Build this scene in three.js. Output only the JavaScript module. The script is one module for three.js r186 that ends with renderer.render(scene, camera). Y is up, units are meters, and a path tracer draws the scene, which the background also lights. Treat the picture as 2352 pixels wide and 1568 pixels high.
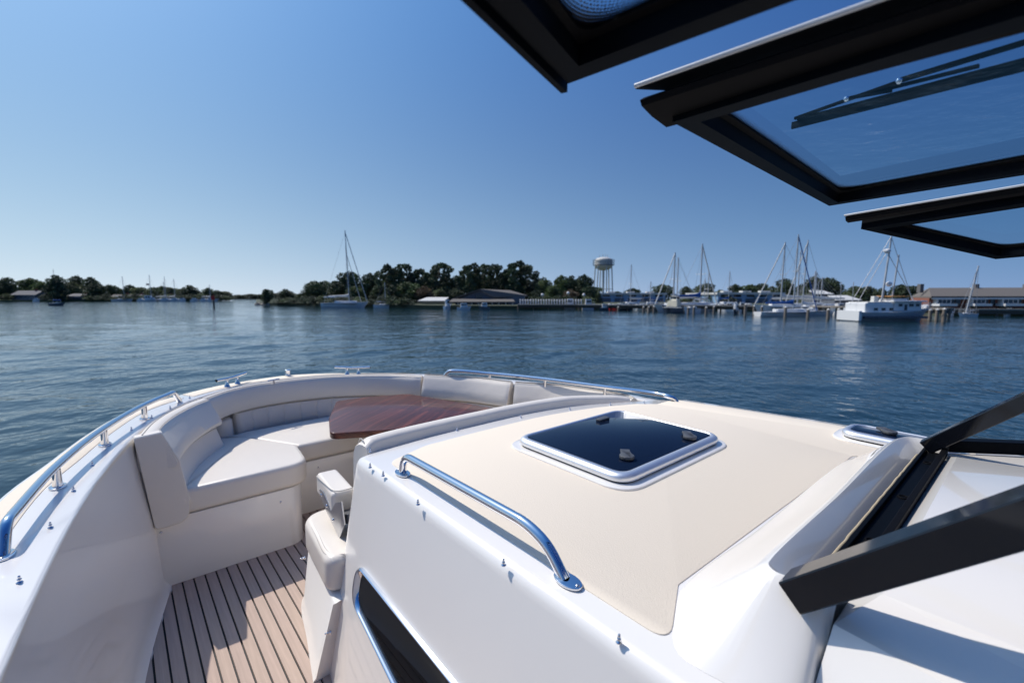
import * as THREE from 'three';
import { mergeGeometries, mergeVertices, toCreasedNormals } from 'three/addons/utils/BufferGeometryUtils.js';
import { RoundedBoxGeometry } from 'three/addons/geometries/RoundedBoxGeometry.js';
import { ImprovedNoise } from 'three/addons/math/ImprovedNoise.js';

// ------------------------------------------------------------------ camera, sky, sun, exposure
const scene = new THREE.Scene();
const PITCH = Math.atan(103 / 1045), YAW = THREE.MathUtils.degToRad(41.1), TRIM = THREE.MathUtils.degToRad(1.18);
const EYE = new THREE.Vector3(0, 1.7, 0), WATER = -0.9;
const camera = new THREE.PerspectiveCamera(2 * Math.atan(784 / 1045) * 180 / Math.PI, 1024 / 682, 0.05, 6000);
camera.position.copy(EYE);
camera.rotation.order = 'YXZ';
camera.rotation.set(-PITCH, -YAW, 0);
camera.focus = 1.75;
camera.userData.fStop = 2.6;
camera.updateMatrixWorld();

const SUN = new THREE.Vector3(-0.255, 1, -0.725).normalize();
const EXPOSURE = 1.15;
const AIR = [[0.002, 0, 0.08, 0, 1.27, 2.45, 1.244, 3, 0], [0.006, 0.202, 0, 0.15, 0.087, 2.20, 0, 3, 1.08], [0.115, 0.372, 0, 1.45, 0, 0.42, 0, 2.8, 0.083]];
function skyColour(d, out) {                       // clear late-summer air: paler towards the horizon and towards the sun
  const e = Math.max(d.y, 0), g = Math.acos(THREE.MathUtils.clamp(d.dot(SUN), -1, 1));
  const f = [1, Math.exp(-4 * e), Math.exp(-14 * e), Math.exp(-1.6 * g), Math.exp(-4 * g), Math.exp(-1.6 * g - 5 * e), Math.exp(-3 * g - 14 * e), Math.exp(-10 * g), Math.exp(-2.6 * g)];
  for (let i = 0; i < 3; i++) { out[i] = 0; for (let k = 0; k < 9; k++) out[i] += AIR[i][k] * f[k]; out[i] /= EXPOSURE; }
}
const SKW = 1024, SKH = 512, skd = new Float32Array(SKW * SKH * 4);
{
  const d = new THREE.Vector3(), c = [0, 0, 0];
  for (let j = 0; j < SKH; j++) for (let i = 0; i < SKW; i++) {
    const phi = ((i + 0.5) / SKW - 0.5) * 2 * Math.PI, th = ((j + 0.5) / SKH - 0.5) * Math.PI;
    d.set(Math.cos(th) * Math.cos(phi), Math.sin(th), Math.cos(th) * Math.sin(phi));
    skyColour(d, c);
    skd.set([c[0], c[1], c[2], 1], (j * SKW + i) * 4);
  }
}
const sky = new THREE.DataTexture(skd, SKW, SKH, THREE.RGBAFormat, THREE.FloatType);
sky.mapping = THREE.EquirectangularReflectionMapping; sky.magFilter = sky.minFilter = THREE.LinearFilter; sky.needsUpdate = true;
scene.background = sky; scene.environment = sky;
const sun = new THREE.DirectionalLight(new THREE.Color(1, 0.935, 0.85), 3.35);
sun.position.copy(SUN).multiplyScalar(60); sun.castShadow = true;
sun.shadow.mapSize.set(2048, 2048);
Object.assign(sun.shadow.camera, { left: -60, right: 60, top: 60, bottom: -60, near: 1, far: 200 });
scene.add(sun, sun.target);
const renderer = new THREE.WebGLRenderer({ antialias: true });
renderer.toneMapping = THREE.LinearToneMapping;
renderer.toneMappingExposure = EXPOSURE;
renderer.shadowMap.enabled = true;

// ------------------------------------------------------------------ helpers
function rng(seed) { let s = seed >>> 0; return () => { s = (s + 0x6D2B79F5) >>> 0; let t = s; t = Math.imul(t ^ (t >>> 15), t | 1); t ^= t + Math.imul(t ^ (t >>> 7), t | 61); return ((t ^ (t >>> 14)) >>> 0) / 4294967296; }; }
const noise = new ImprovedNoise();
const V = (x, y, z) => new THREE.Vector3(x, y, z);
const taken = new Map();
function numbered(name) { const n = taken.get(name) || 0; taken.set(name, n + 1); return n ? name + '_' + String(n).padStart(3, '0') : name; }
const RB = new THREE.Matrix4().makeRotationX(TRIM), RBI = RB.clone().transpose();
function ray(px, py) { return V(px - 1176, -(py - 784), -1045).applyQuaternion(camera.quaternion); }
// photograph pixel -> point of the boat (boat axes) on a plane of height y, of side distance x or of forward distance z
function BY(px, py, y) { const d = ray(px, py).applyMatrix4(RBI), t = (y - 1.7) / d.y; return V(d.x * t, y, d.z * t); }
function BX(px, py, x) { const d = ray(px, py).applyMatrix4(RBI), t = x / d.x; return V(x, 1.7 + d.y * t, d.z * t); }
function BZ(px, py, z) { const d = ray(px, py).applyMatrix4(RBI), t = z / d.z; return V(d.x * t, 1.7 + d.y * t, z); }
// photograph pixel on the water -> ground point, and a frame there: right along the picture, metres for one pixel
const RIGHT = V(Math.cos(YAW), 0, Math.sin(YAW)), FWD = V(Math.sin(YAW), 0, -Math.cos(YAW));
function onWater(px, py) { const d = ray(px, py), t = (WATER - 1.7) / d.y; const p = V(d.x * t, WATER, d.z * t); return spot(p); }
function atDepth(px, depth) { const d = ray(px, 681), t = depth / d.dot(FWD); return spot(V(d.x * t, WATER, d.z * t)); }
function spot(p) { const D = p.dot(FWD); const s = { p, D, m: D / 1045 * 1.005 }; s.h = (py) => { const q = (784 - py) / 1045, a = -PITCH + Math.atan(q); return 1.7 - WATER + Math.tan(a) * D; }; return s; }   // s.h: height over the water of a picture row at that depth

function tag(o, label, category, group, kind) { o.userData.label = label; if (category) o.userData.category = category; if (group) o.userData.group = group; if (kind) o.userData.kind = kind; return o; }
function shade(o) { o.traverse((c) => { if (c.isMesh) { c.castShadow = true; c.receiveShadow = true; } }); return o; }
function mesh(name, geo, m, parent) { const o = new THREE.Mesh(geo, m); o.name = parent === scene ? numbered(name) : name; o.castShadow = o.receiveShadow = true; parent.add(o); return o; }
function group(name, parent = scene) { const o = new THREE.Group(); o.name = parent === scene ? numbered(name) : name; parent.add(o); return o; }
function onBoat(o) { o.quaternion.setFromRotationMatrix(RB); const c = EYE.clone().applyMatrix4(RB); o.position.copy(EYE).sub(c); return o; }   // turn about the eye by the boat's trim

function soft(g, angle = 0.7) { g = g.clone(); for (const k of ['uv', 'normal', 'color']) if (g.getAttribute(k)) g.deleteAttribute(k); g = mergeVertices(g, 2e-4); return uvBox(toCreasedNormals(g, angle)); }
function uvBox(g) {                                // uv in metres along the face's main axis
  if (g.index) g = g.toNonIndexed();
  if (!g.getAttribute('normal')) g.computeVertexNormals();
  const p = g.getAttribute('position'), uv = new Float32Array(p.count * 2), a = V(0, 0, 0), b = V(0, 0, 0), c = V(0, 0, 0);
  for (let i = 0; i < p.count; i += 3) {
    a.fromBufferAttribute(p, i); b.fromBufferAttribute(p, i + 1); c.fromBufferAttribute(p, i + 2);
    const n = b.clone().sub(a).cross(c.clone().sub(a)), x = Math.abs(n.x), y = Math.abs(n.y), z = Math.abs(n.z);
    for (let k = 0; k < 3; k++) { const q = [a, b, c][k], o = (i + k) * 2; if (y >= x && y >= z) { uv[o] = q.x; uv[o + 1] = q.z; } else if (x >= z) { uv[o] = q.z; uv[o + 1] = q.y; } else { uv[o] = q.x; uv[o + 1] = q.y; } }
  }
  g.setAttribute('uv', new THREE.BufferAttribute(uv, 2)); return g;
}
function joined(list) { return mergeGeometries(list.map((g) => { g = g.index ? g.toNonIndexed() : g; for (const k of Object.keys(g.attributes)) if (!['position', 'normal', 'uv'].includes(k)) g.deleteAttribute(k); if (!g.getAttribute('uv')) g = uvBox(g); return g; })); }
function box(w, h, d, x = 0, y = 0, z = 0, r = 0) { const g = r ? new RoundedBoxGeometry(w, h, d, 2, r) : new THREE.BoxGeometry(w, h, d); g.translate(x, y, z); return g; }
function cyl(r0, r1, h, x = 0, y = 0, z = 0, n = 12) { const g = new THREE.CylinderGeometry(r1, r0, h, n); g.translate(x, y + h / 2, z); return g; }
function bar(a, b, r, n = 8, r2 = r) { const d = b.clone().sub(a), g = new THREE.CylinderGeometry(r2, r, d.length(), n); g.applyQuaternion(new THREE.Quaternion().setFromUnitVectors(V(0, 1, 0), d.clone().normalize())); const m = a.clone().add(b).multiplyScalar(0.5); g.translate(m.x, m.y, m.z); return g; }
function beam(a, b, w, h, up = V(0, 1, 0), r = 0) {   // box along a -> b, h measured along up
  const d = b.clone().sub(a), L = d.length(); d.normalize(); const s = d.clone().cross(up).normalize(), u = s.clone().cross(d);
  const g = box(w, h, L, 0, 0, 0, r); g.applyMatrix4(new THREE.Matrix4().makeBasis(s, u, d.clone().negate())); const m = a.clone().add(b).multiplyScalar(0.5); g.translate(m.x, m.y, m.z); return g;
}
function roundPts(pts, r, n = 6) {                  // rounds the corners of a closed plan polygon [[x, z, r?] ...]
  const out = [], N = pts.length;
  for (let i = 0; i < N; i++) {
    const p = pts[i], a = pts[(i + N - 1) % N], b = pts[(i + 1) % N];
    const va = [a[0] - p[0], a[1] - p[1]], vb = [b[0] - p[0], b[1] - p[1]], la = Math.hypot(...va), lb = Math.hypot(...vb);
    const rr = p[2] ?? r; if (!rr) { out.push([p[0], p[1]]); continue; }
    const cos = (va[0] * vb[0] + va[1] * vb[1]) / (la * lb), half = Math.acos(THREE.MathUtils.clamp(cos, -1, 1)) / 2, t = Math.min(rr / Math.tan(half), la * 0.48, lb * 0.48);
    const s = [p[0] + va[0] / la * t, p[1] + va[1] / la * t], e = [p[0] + vb[0] / lb * t, p[1] + vb[1] / lb * t];
    for (let k = 0; k <= n; k++) { const u = k / n, A = (1 - u) * (1 - u), B = 2 * u * (1 - u), C = u * u; out.push([A * s[0] + B * p[0] + C * e[0], A * s[1] + B * p[1] + C * e[1]]); }
  }
  return out;
}
function planShape(pts) { return new THREE.Shape(pts.map((p) => new THREE.Vector2(p[0], -p[1]))); }
function slab(pts, y0, y1, bevel = 0, holes = [], seg = 4) {   // plan polygon raised from y0 to y1 with rounded top and bottom edges
  const s = planShape(pts); for (const h of holes) s.holes.push(new THREE.Path(h.map((p) => new THREE.Vector2(p[0], -p[1]))));
  const g = new THREE.ExtrudeGeometry(s, { depth: y1 - y0 - 2 * bevel, bevelEnabled: bevel > 0, bevelThickness: bevel, bevelSize: bevel, bevelOffset: -bevel, bevelSegments: seg, curveSegments: 4 });
  g.rotateX(-Math.PI / 2); g.translate(0, y0 + bevel, 0); return soft(g, 0.75);
}
function loft(rings, closed = true, caps = true, angle = 0.7) {     // rings of equally many points
  const n = rings[0].length, pos = [], idx = []; for (const r of rings) for (const p of r) pos.push(p.x, p.y, p.z);
  for (let j = 0; j + 1 < rings.length; j++) for (let i = 0; i < (closed ? n : n - 1); i++) { const a = j * n + i, b = j * n + (i + 1) % n, c = a + n, d = b + n; idx.push(a, b, d, a, d, c); }
  if (caps) for (const [k, flip] of [[0, true], [rings.length - 1, false]]) {
    const r = rings[k], nr = r.reduce((s, p, i) => s.add(p.clone().cross(r[(i + 1) % n])), V(0, 0, 0)).normalize();
    const u = Math.abs(nr.y) > 0.8 ? V(1, 0, 0) : V(0, 1, 0), s = u.clone().cross(nr).normalize(), t = nr.clone().cross(s);
    for (const f of THREE.ShapeUtils.triangulateShape(r.map((p) => new THREE.Vector2(p.dot(s), p.dot(t))), [])) idx.push(...(flip ? [f[0], f[2], f[1]] : f).map((q) => q + k * n));
  }
  const g = new THREE.BufferGeometry(); g.setAttribute('position', new THREE.Float32BufferAttribute(pos, 3)); g.setIndex(idx);
  return soft(g, angle);
}
function curve(pts, n) { const c = new THREE.CatmullRomCurve3(pts.map((p) => Array.isArray(p) ? (p.length > 2 ? V(...p) : V(p[0], 0, p[1])) : p), false, 'centripetal'); return c.getSpacedPoints(n); }
function sweep(path, profile, side = 1, caps = true, angle = 0.7) {   // path: plan points; profile(t) -> [[u, y] ...], u to the side of the path
  const N = path.length, rings = [];
  for (let i = 0; i < N; i++) {
    const d = path[Math.min(i + 1, N - 1)].clone().sub(path[Math.max(i - 1, 0)]).setY(0).normalize(), n = V(-d.z, 0, d.x).multiplyScalar(side);
    rings.push(profile(i / (N - 1)).map(([u, y]) => V(path[i].x + n.x * u, path[i].y + y, path[i].z + n.z * u)));
  }
  return loft(rings, true, caps, angle);
}
function pipe(pts, r, radius = 0.05, n = 10) {      // tube through corners that are bent with a radius
  const cp = new THREE.CurvePath(); let last = pts[0];
  for (let i = 1; i < pts.length; i++) {
    if (i === pts.length - 1) { cp.add(new THREE.LineCurve3(last, pts[i])); break; }
    const p = pts[i], a = last.clone().sub(p), b = pts[i + 1].clone().sub(p), R = Math.min(radius, a.length() * 0.9, b.length() * 0.49), s = p.clone().add(a.setLength(R)), e = p.clone().add(b.setLength(R));
    cp.add(new THREE.LineCurve3(last, s)); cp.add(new THREE.QuadraticBezierCurve3(s, p, e)); last = e;
  }
  const L = cp.getLength(); return new THREE.TubeGeometry(cp, Math.max(24, Math.round(L / 0.02)), r, n, false);
}
function offsetLine(pts, d) { return pts.map((p, i) => { const a = pts[Math.max(i - 1, 0)], b = pts[Math.min(i + 1, pts.length - 1)], t = V(b.x - a.x, 0, b.z - a.z).normalize(); return V(p.x - t.z * d, p.y, p.z + t.x * d); }); }   // to the starboard side of a line that runs from port round the bow

// ------------------------------------------------------------------ materials
function texture(w, h, f, srgb) { const d = new Uint8Array(w * h * 4); for (let j = 0; j < h; j++) for (let i = 0; i < w; i++) { const c = f(i / w, j / h, i, j); d.set([c[0], c[1], c[2], c[3] ?? 255].map((v) => Math.max(0, Math.min(255, v))), (j * w + i) * 4); } const t = new THREE.DataTexture(d, w, h); t.wrapS = t.wrapT = THREE.RepeatWrapping; t.magFilter = THREE.LinearFilter; t.minFilter = THREE.LinearMipmapLinearFilter; t.generateMipmaps = true; if (srgb) t.colorSpace = THREE.SRGBColorSpace; t.needsUpdate = true; return t; }
function tiled(u, v, k, seed) {                     // noise that repeats over 0..1
  const s = (x, y) => noise.noise(x * k + seed, y * k + seed * 1.7, seed * 3.1);
  return (s(u, v) * (1 - u) * (1 - v) + s(u - 1, v) * u * (1 - v) + s(u, v - 1) * (1 - u) * v + s(u - 1, v - 1) * u * v);
}
function rep(t, x, y) { t = t.clone(); t.repeat.set(x, y); t.needsUpdate = true; return t; }
const grainT = (() => { const r = rng(5); return texture(256, 256, () => { const v = 255 * r(); return [v, v, v]; }); })();
const leatherT = texture(256, 256, (u, v) => { const n = 128 + 95 * tiled(u, v, 5, 6.1) + 30 * tiled(u, v, 14, 2.7) + 16 * (tiled(u, v, 60, 3.3) + tiled(u, v, 110, 9.1)); return [n, n, n]; });
const blotchT = texture(256, 256, (u, v) => { const n = 236 + 26 * tiled(u, v, 4, 2.2) + 16 * tiled(u, v, 14, 7.7); return [n, n, n]; }, true);
const rippleT = texture(512, 512, (u, v) => { const n = 128 + 120 * tiled(u, v, 9, 1.3) + 70 * tiled(u, v, 22, 4.1) + 40 * tiled(u, v, 50, 8.2); return [n, n, n]; });
const std = (c, rough, o = {}) => new THREE.MeshStandardMaterial({ color: new THREE.Color().setRGB(...c), roughness: rough, ...o });
const phy = (c, rough, o = {}) => new THREE.MeshPhysicalMaterial({ color: new THREE.Color().setRGB(...c), roughness: rough, ...o });
const M = {
  gel: phy([0.83, 0.795, 0.745], 0.3, { clearcoat: 1, clearcoatRoughness: 0.03 }),
  nonskid: std([0.81, 0.71, 0.575], 0.85, { bumpMap: rep(grainT, 2.6, 2.6), bumpScale: 0.0007, }),
  vinyl: phy([0.76, 0.70, 0.62], 0.42, { bumpMap: rep(leatherT, 3, 3), bumpScale: 0.0022 }),
  vinylEdge: std([0.50, 0.465, 0.42], 0.5),
  plastic: std([0.075, 0.078, 0.085], 0.5),
  chrome: std([0.78, 0.78, 0.80], 0.06, { metalness: 1 }),
  steel: std([0.55, 0.55, 0.56], 0.3, { metalness: 1 }),
  alu: std([0.80, 0.80, 0.81], 0.42, { metalness: 0.85 }),
  black: phy([0.004, 0.005, 0.007], 0.45, { specularIntensity: 0.06 }),
  post: phy([0.006, 0.007, 0.010], 0.07, { specularIntensity: 0.8 }),
  rubber: phy([0.005, 0.005, 0.006], 0.6, { specularIntensity: 0.12 }),
  lip: std([0.55, 0.57, 0.60], 0.35),
  caulk: std([0.012, 0.013, 0.016], 0.6),
  seal: std([0.40, 0.33, 0.22], 0.8),
  pane: phy([0.74, 0.86, 0.94], 0.0, { transmission: 1, thickness: 0, ior: 1.5 }),
  smoked: phy([0.006, 0.012, 0.030], 0.03, { specularIntensity: 0.32 }),
  blackGlass: phy([0.004, 0.004, 0.004], 0.02, { ior: 1.5 }),
};

// ------------------------------------------------------------------ water and land
M.water = phy([0.009, 0.030, 0.040], 0.05, { ior: 1.333, bumpMap: rippleT, bumpScale: 0.06 });
{
  const waves = [], r = rng(77);
  for (let k = 0; k < 26; k++) { const L = 0.55 * Math.pow(1.17, k), a = 2.35 + (r() - 0.5) * 1.9, amp = 0.0062 * L * (L < 2.2 ? 1 : Math.pow(2.2 / L, 1.15)) * (0.5 + r()); waves.push([Math.cos(a) * 2 * Math.PI / L, Math.sin(a) * 2 * Math.PI / L, amp, r() * 6.3, L]); }
  const radii = [0]; for (let q = 2.2; q < 4200; q *= 1.0165) radii.push(q);
  const NA = 760, pos = [], uv = [], idx = [];
  for (let j = 0; j < radii.length; j++) for (let i = 0; i < NA; i++) {
    // rays are twice as close ahead of the camera
    const t = i / NA * 2 * Math.PI, a = t - 0.5 * Math.sin(t) * 1.0, R = radii[j];
    const x = FWD.x * R * Math.cos(a) + RIGHT.x * R * Math.sin(a), z = FWD.z * R * Math.cos(a) + RIGHT.z * R * Math.sin(a), cell = Math.max(R * 0.0165, R * 2 * Math.PI / NA);
    let y = 0; for (const [kx, kz, amp, ph, L] of waves) { const f = THREE.MathUtils.clamp((L / cell - 2.2) / 3, 0, 1); if (f) y += f * amp * Math.sin(kx * x + kz * z + ph + 1.2 * noise.noise(x * 0.35 / Math.sqrt(L), z * 0.35 / Math.sqrt(L), ph)); }
    pos.push(x, y * (0.75 + 0.5 * noise.noise(x / 23, z / 23, 4.4)), z); uv.push(x / 6.2, z / 6.2);
  }
  for (let j = 0; j + 1 < radii.length; j++) for (let i = 0; i < NA; i++) { const a = j * NA + i, b = j * NA + (i + 1) % NA, c = a + NA, d = b + NA; if (j) idx.push(a, b, d, a, d, c); else idx.push(a, d, c); }
  const g = new THREE.BufferGeometry(); g.setAttribute('position', new THREE.Float32BufferAttribute(pos, 3)); g.setAttribute('uv', new THREE.Float32BufferAttribute(uv, 2)); g.setIndex(idx); g.computeVertexNormals();
  const n = g.getAttribute('normal'); if (n.getY(NA * 20) < 0) { for (let k = 0; k < idx.length; k += 3) { const s = idx[k]; idx[k] = idx[k + 1]; idx[k + 1] = s; } g.setIndex(idx); g.computeVertexNormals(); }
  const w = mesh('water', g, M.water, scene); w.position.y = WATER; tag(w, 'rippled blue grey water of the creek round the boat', 'water', null, 'structure');
}
M.soil = std([0.075, 0.085, 0.045], 0.95, { map: rep(blotchT, 0.1, 0.1) });
M.bulkhead = std([0.10, 0.085, 0.07], 0.9);
M.lawn = std([0.07, 0.095, 0.035], 0.95, { map: rep(blotchT, 0.2, 0.2) });
M.rock = std([0.22, 0.20, 0.17], 0.9);
function land(name, rows, depth, h, m, label) {     // rows: picture points on the shoreline; the land runs back from them
  const f = rows.map(([px, py]) => onWater(px, py)), front = f.map((s) => [s.p.x, s.p.z]), back = f.map((s) => { const d = s.p.clone().setY(0).normalize(); return [s.p.x + d.x * depth, s.p.z + d.z * depth]; }).reverse();
  const o = mesh(name, slab([...front, ...back], WATER - 0.6, WATER + h, 0), m, scene); tag(o, label, 'land', null, 'structure'); return o;
}
land('terrain', [[-260, 692.5], [60, 692], [250, 691.6], [420, 691.3], [470, 690.5], [520, 689]], 260, 0.7, M.lawn, 'low grassy bank of the far shore');
land('terrain', [[380, 687.6], [560, 687], [760, 687], [900, 687.5]], 500, 0.8, M.soil, 'distant wooded shore at the head of the creek');
land('terrain', [[588, 699.5], [606, 700.5], [640, 701.5], [700, 702], [735, 703.5], [860, 706], [1010, 709], [1210, 710.5], [1310, 710]], 190, 0.75, M.soil, 'low wooded point behind the moored sailboat');
land('terrain', [[1305, 710.2], [1400, 711.5], [1560, 712.5], [1700, 714.5], [1900, 716], [2120, 719], [2160, 724.5], [2400, 727], [2800, 732]], 330, 0.8, M.soil, 'marina shore behind the piers');

// ------------------------------------------------------------------ trees
M.bark = std([0.085, 0.065, 0.05], 0.95);
const leafM = (c) => phy(c, 0.8, { transmission: 0.3, thickness: 0, side: THREE.DoubleSide, vertexColors: true });
M.leafDark = leafM([0.052, 0.076, 0.030]); M.leafMid = leafM([0.09, 0.122, 0.038]); M.leafLight = leafM([0.135, 0.15, 0.058]); M.leafPine = leafM([0.042, 0.066, 0.028]); M.leafRust = leafM([0.13, 0.088, 0.046]);
function leafGeo(clumps, n, size, r) {              // leaf-sized faces through the outer part of each clump
  const pos = [], col = [], q = new THREE.Quaternion(), e = new THREE.Euler(), v = V(0, 0, 0), W = clumps.reduce((s, c) => s + c[3] * c[3], 0);
  for (const [cx, cy, cz, R, fy = 0.8] of clumps) {
    const m = Math.max(6, Math.round(n * R * R / W)), tone = 0.65 + r() * 0.75;
    for (let k = 0; k < m; k++) {
      const u = r() * 2 - 1, a = r() * 6.283, s = Math.sqrt(1 - u * u), rad = R * (0.55 + 0.5 * Math.sqrt(r())) * (0.85 + 0.3 * noise.noise(cx * 3 + Math.cos(a) * s * 2.2, u * 2.2, Math.sin(a) * s * 2.2 + cz));
      const px = cx + Math.cos(a) * s * rad, py = cy + u * rad * fy, pz = cz + Math.sin(a) * s * rad, t = tone * (0.75 + 0.5 * r()), L = size * (0.6 + 0.8 * r());
      e.set(r() * 6.3, r() * 6.3, r() * 6.3); q.setFromEuler(e);
      const c = [[-0.5, -0.15, 0], [0.5, -0.22, 0.1], [0.55, 0.35, 0], [-0.35, 0.45, -0.12]].map((p) => v.set(p[0] * L, p[1] * L, p[2] * L).applyQuaternion(q).toArray());
      for (const i of [0, 1, 2, 0, 2, 3]) { pos.push(c[i][0] + px, c[i][1] + py, c[i][2] + pz); col.push(t, t * (0.97 + 0.06 * tone), t); }
    }
  }
  const g = new THREE.BufferGeometry(); g.setAttribute('position', new THREE.Float32BufferAttribute(pos, 3)); g.setAttribute('color', new THREE.Float32BufferAttribute(col, 3)); g.computeVertexNormals(); return g;
}
function treeGeo(kind, seed) {                      // unit tree: 1 high, about 0.8 wide
  const r = rng(seed), clumps = [], wood = [];
  if (kind === 'pine') {
    wood.push(bar(V(0, 0, 0), V(0.02, 0.86, 0.01), 0.017, 7, 0.007));
    const N = 19; for (let k = 0; k < N; k++) { const y = 0.27 + 0.69 * k / N + 0.02 * r(), a = k * 2.4 + r(), R = (0.20 + 0.13 * r()) * (y > 0.85 ? 0.45 : 1) * (y < 0.4 ? 0.8 : 1), x = Math.cos(a) * R, z = Math.sin(a) * R; clumps.push([x, y, z, 0.10 + 0.055 * r(), 0.62]); wood.push(bar(V(0.01, y - 0.06, 0), V(x, y, z), 0.007, 5, 0.003)); }
    clumps.push([0.01, 0.92, 0, 0.09, 0.8]);
  } else {
    const low = kind === 'shrub' ? 0.0 : kind === 'full' ? -0.04 : 0.08;
    wood.push(bar(V(0, 0, 0), V(0.01, 0.5, 0.01), 0.03, 8, 0.014));
    const N = kind === 'shrub' ? 10 : 17; for (let k = 0; k < N; k++) { const y = low + 0.12 + (0.72 - low) * Math.pow(k / N, 0.85) + 0.05 * (r() - 0.5), a = k * 2.4 + r() * 0.8, f = Math.sin(Math.PI * Math.min(1, (y - low + 0.12) / (1.06 - low))), R = 0.29 * f * (0.55 + 0.5 * r()), x = Math.cos(a) * R, z = Math.sin(a) * R; clumps.push([x, y, z, 0.125 + 0.085 * r(), 0.85]); if (k % 2 === 0) wood.push(bar(V(0.01, Math.max(0.1, y - 0.22), 0), V(x, y, z), 0.012, 5, 0.004)); }
    clumps.push([0, 0.88, 0, 0.12, 0.8]); if (kind !== 'shrub') clumps.push([0, 0.55, 0, 0.2, 1.1]);
  }
  return { leaves: leafGeo(clumps, kind === 'shrub' ? 1700 : 3600, kind === 'pine' ? 0.036 : 0.040, r), wood: joined(wood.map((g) => g)) };
}
const treeKinds = {}; for (const k of ['round', 'full', 'pine', 'shrub']) treeKinds[k] = [1, 2, 3].map((s) => treeGeo(k, s * 131 + k.length * 17));
let treeCount = 0;
const near = (px) => { for (const [x, t] of [[30, 'beside the long grey house'], [85, 'behind the long grey house'], [150, 'between the two grey houses'], [200, 'behind the house with the white porch'], [290, 'behind the tan cottage'], [420, 'behind the far docks'], [545, 'past the end of the far docks']]) if (px < x) return t; return ''; };
const near2 = (px) => { for (const [x, t] of [[640, 'at the tip of the point'], [700, 'near the tip of the point'], [765, 'astern of the moored sailboat'], [830, 'behind the tall sailboat mast'], [905, 'behind the small sailboat with blue cover'], [985, 'behind the white canopy shed'], [1060, 'between canopy shed and clubhouse'], [1130, 'behind the clubhouse gable'], [1215, 'behind the clubhouse roof'], [1285, 'beside the clubhouse'], [1335, 'by the dock lamps'], [1400, 'beside the water tower'], [1480, 'above the first blue shed'], [1560, 'behind the motor yacht'], [1650, 'between the two blue sheds'], [1800, 'above the second blue shed'], [1860, 'behind the blue covered sailboat'], [1930, 'behind the white covered sailboat'], [2010, 'astern of the trawler'], [2100, 'behind the trawler'], [2140, 'at the end of the townhouses']]) if (px < x) return t; return 'beside the townhouses'; };
const look = { leafDark: 'dark green', leafMid: 'mid green', leafLight: 'pale olive', leafPine: 'dark', leafRust: 'rusty brown' };
const form = { round: 'rounded tree', full: 'bushy tree', pine: 'tall open-crowned pine' };
const size = (y, a, b) => y < a ? 'tall' : y < b ? 'middling' : 'short';
function tree(s, top, wide, kind, mat, label, grp, name) {   // s: spot on the ground, top: picture row of the tip, wide: picture width
  const v = treeKinds[kind][treeCount % 3], r = rng(900 + treeCount++), H = Math.max(1, s.h(top) - 0.5), W = wide * s.m;
  const o = group(name || { round: 'broadleaf_tree', full: 'broadleaf_tree', pine: 'pine_tree', shrub: 'shrub' }[kind]);
  mesh('trunk', v.wood, M.bark, o); mesh('crown', v.leaves, mat, o);
  o.position.copy(s.p).setY(WATER + 0.5); o.scale.set(W / 0.82, H, W / 0.82); o.rotation.y = r() * 6.28;
  tag(o, label, kind === 'shrub' ? 'shrub' : 'tree', grp); return o;
}
// far shore (rows read from the photograph)
for (const [x, y, w, d, k, m] of [[-40, 640, 60, 255, 'round', 'leafDark'], [15, 635, 40, 262, 'round', 'leafDark'], [72, 636, 50, 285, 'round', 'leafMid'], [98, 645, 40, 270, 'full', 'leafMid'], [131, 629, 46, 252, 'full', 'leafDark'], [166, 645, 44, 280, 'full', 'leafLight'], [180, 630, 38, 300, 'round', 'leafDark'], [212, 634, 36, 290, 'round', 'leafDark'], [220, 648, 42, 262, 'full', 'leafDark'], [252, 652, 36, 280, 'round', 'leafDark'], [275, 661, 34, 290, 'full', 'leafMid'], [298, 652, 28, 290, 'round', 'leafDark'], [322, 658, 38, 285, 'full', 'leafLight'], [352, 658, 38, 285, 'full', 'leafMid'], [372, 655, 30, 300, 'round', 'leafMid'], [390, 658, 38, 290, 'full', 'leafLight'], [436, 653, 40, 280, 'full', 'leafDark'], [414, 662, 34, 300, 'full', 'leafDark'], [479, 659, 24, 275, 'round', 'leafMid'], [498, 665, 28, 275, 'full', 'leafDark'], [520, 671, 26, 280, 'full', 'leafDark']])
  tree(atDepth(x, d), y, w * 1.25, k, M[m], `${size(y, 640, 655)} ${look[m]} ${form[k]} ${near(x)}`, 'trees of the far shore');
for (const [x, y, w, d] of [[548, 676, 30, 420], [575, 674, 34, 430], [600, 675, 36, 440], [632, 672, 36, 430], [665, 671, 38, 420], [700, 672, 36, 420]])
  tree(atDepth(x, d), y, w * 1.3, 'full', M.leafDark, 'distant tree of the hazy treeline at the end of the creek', 'trees at the end of the creek');
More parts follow.
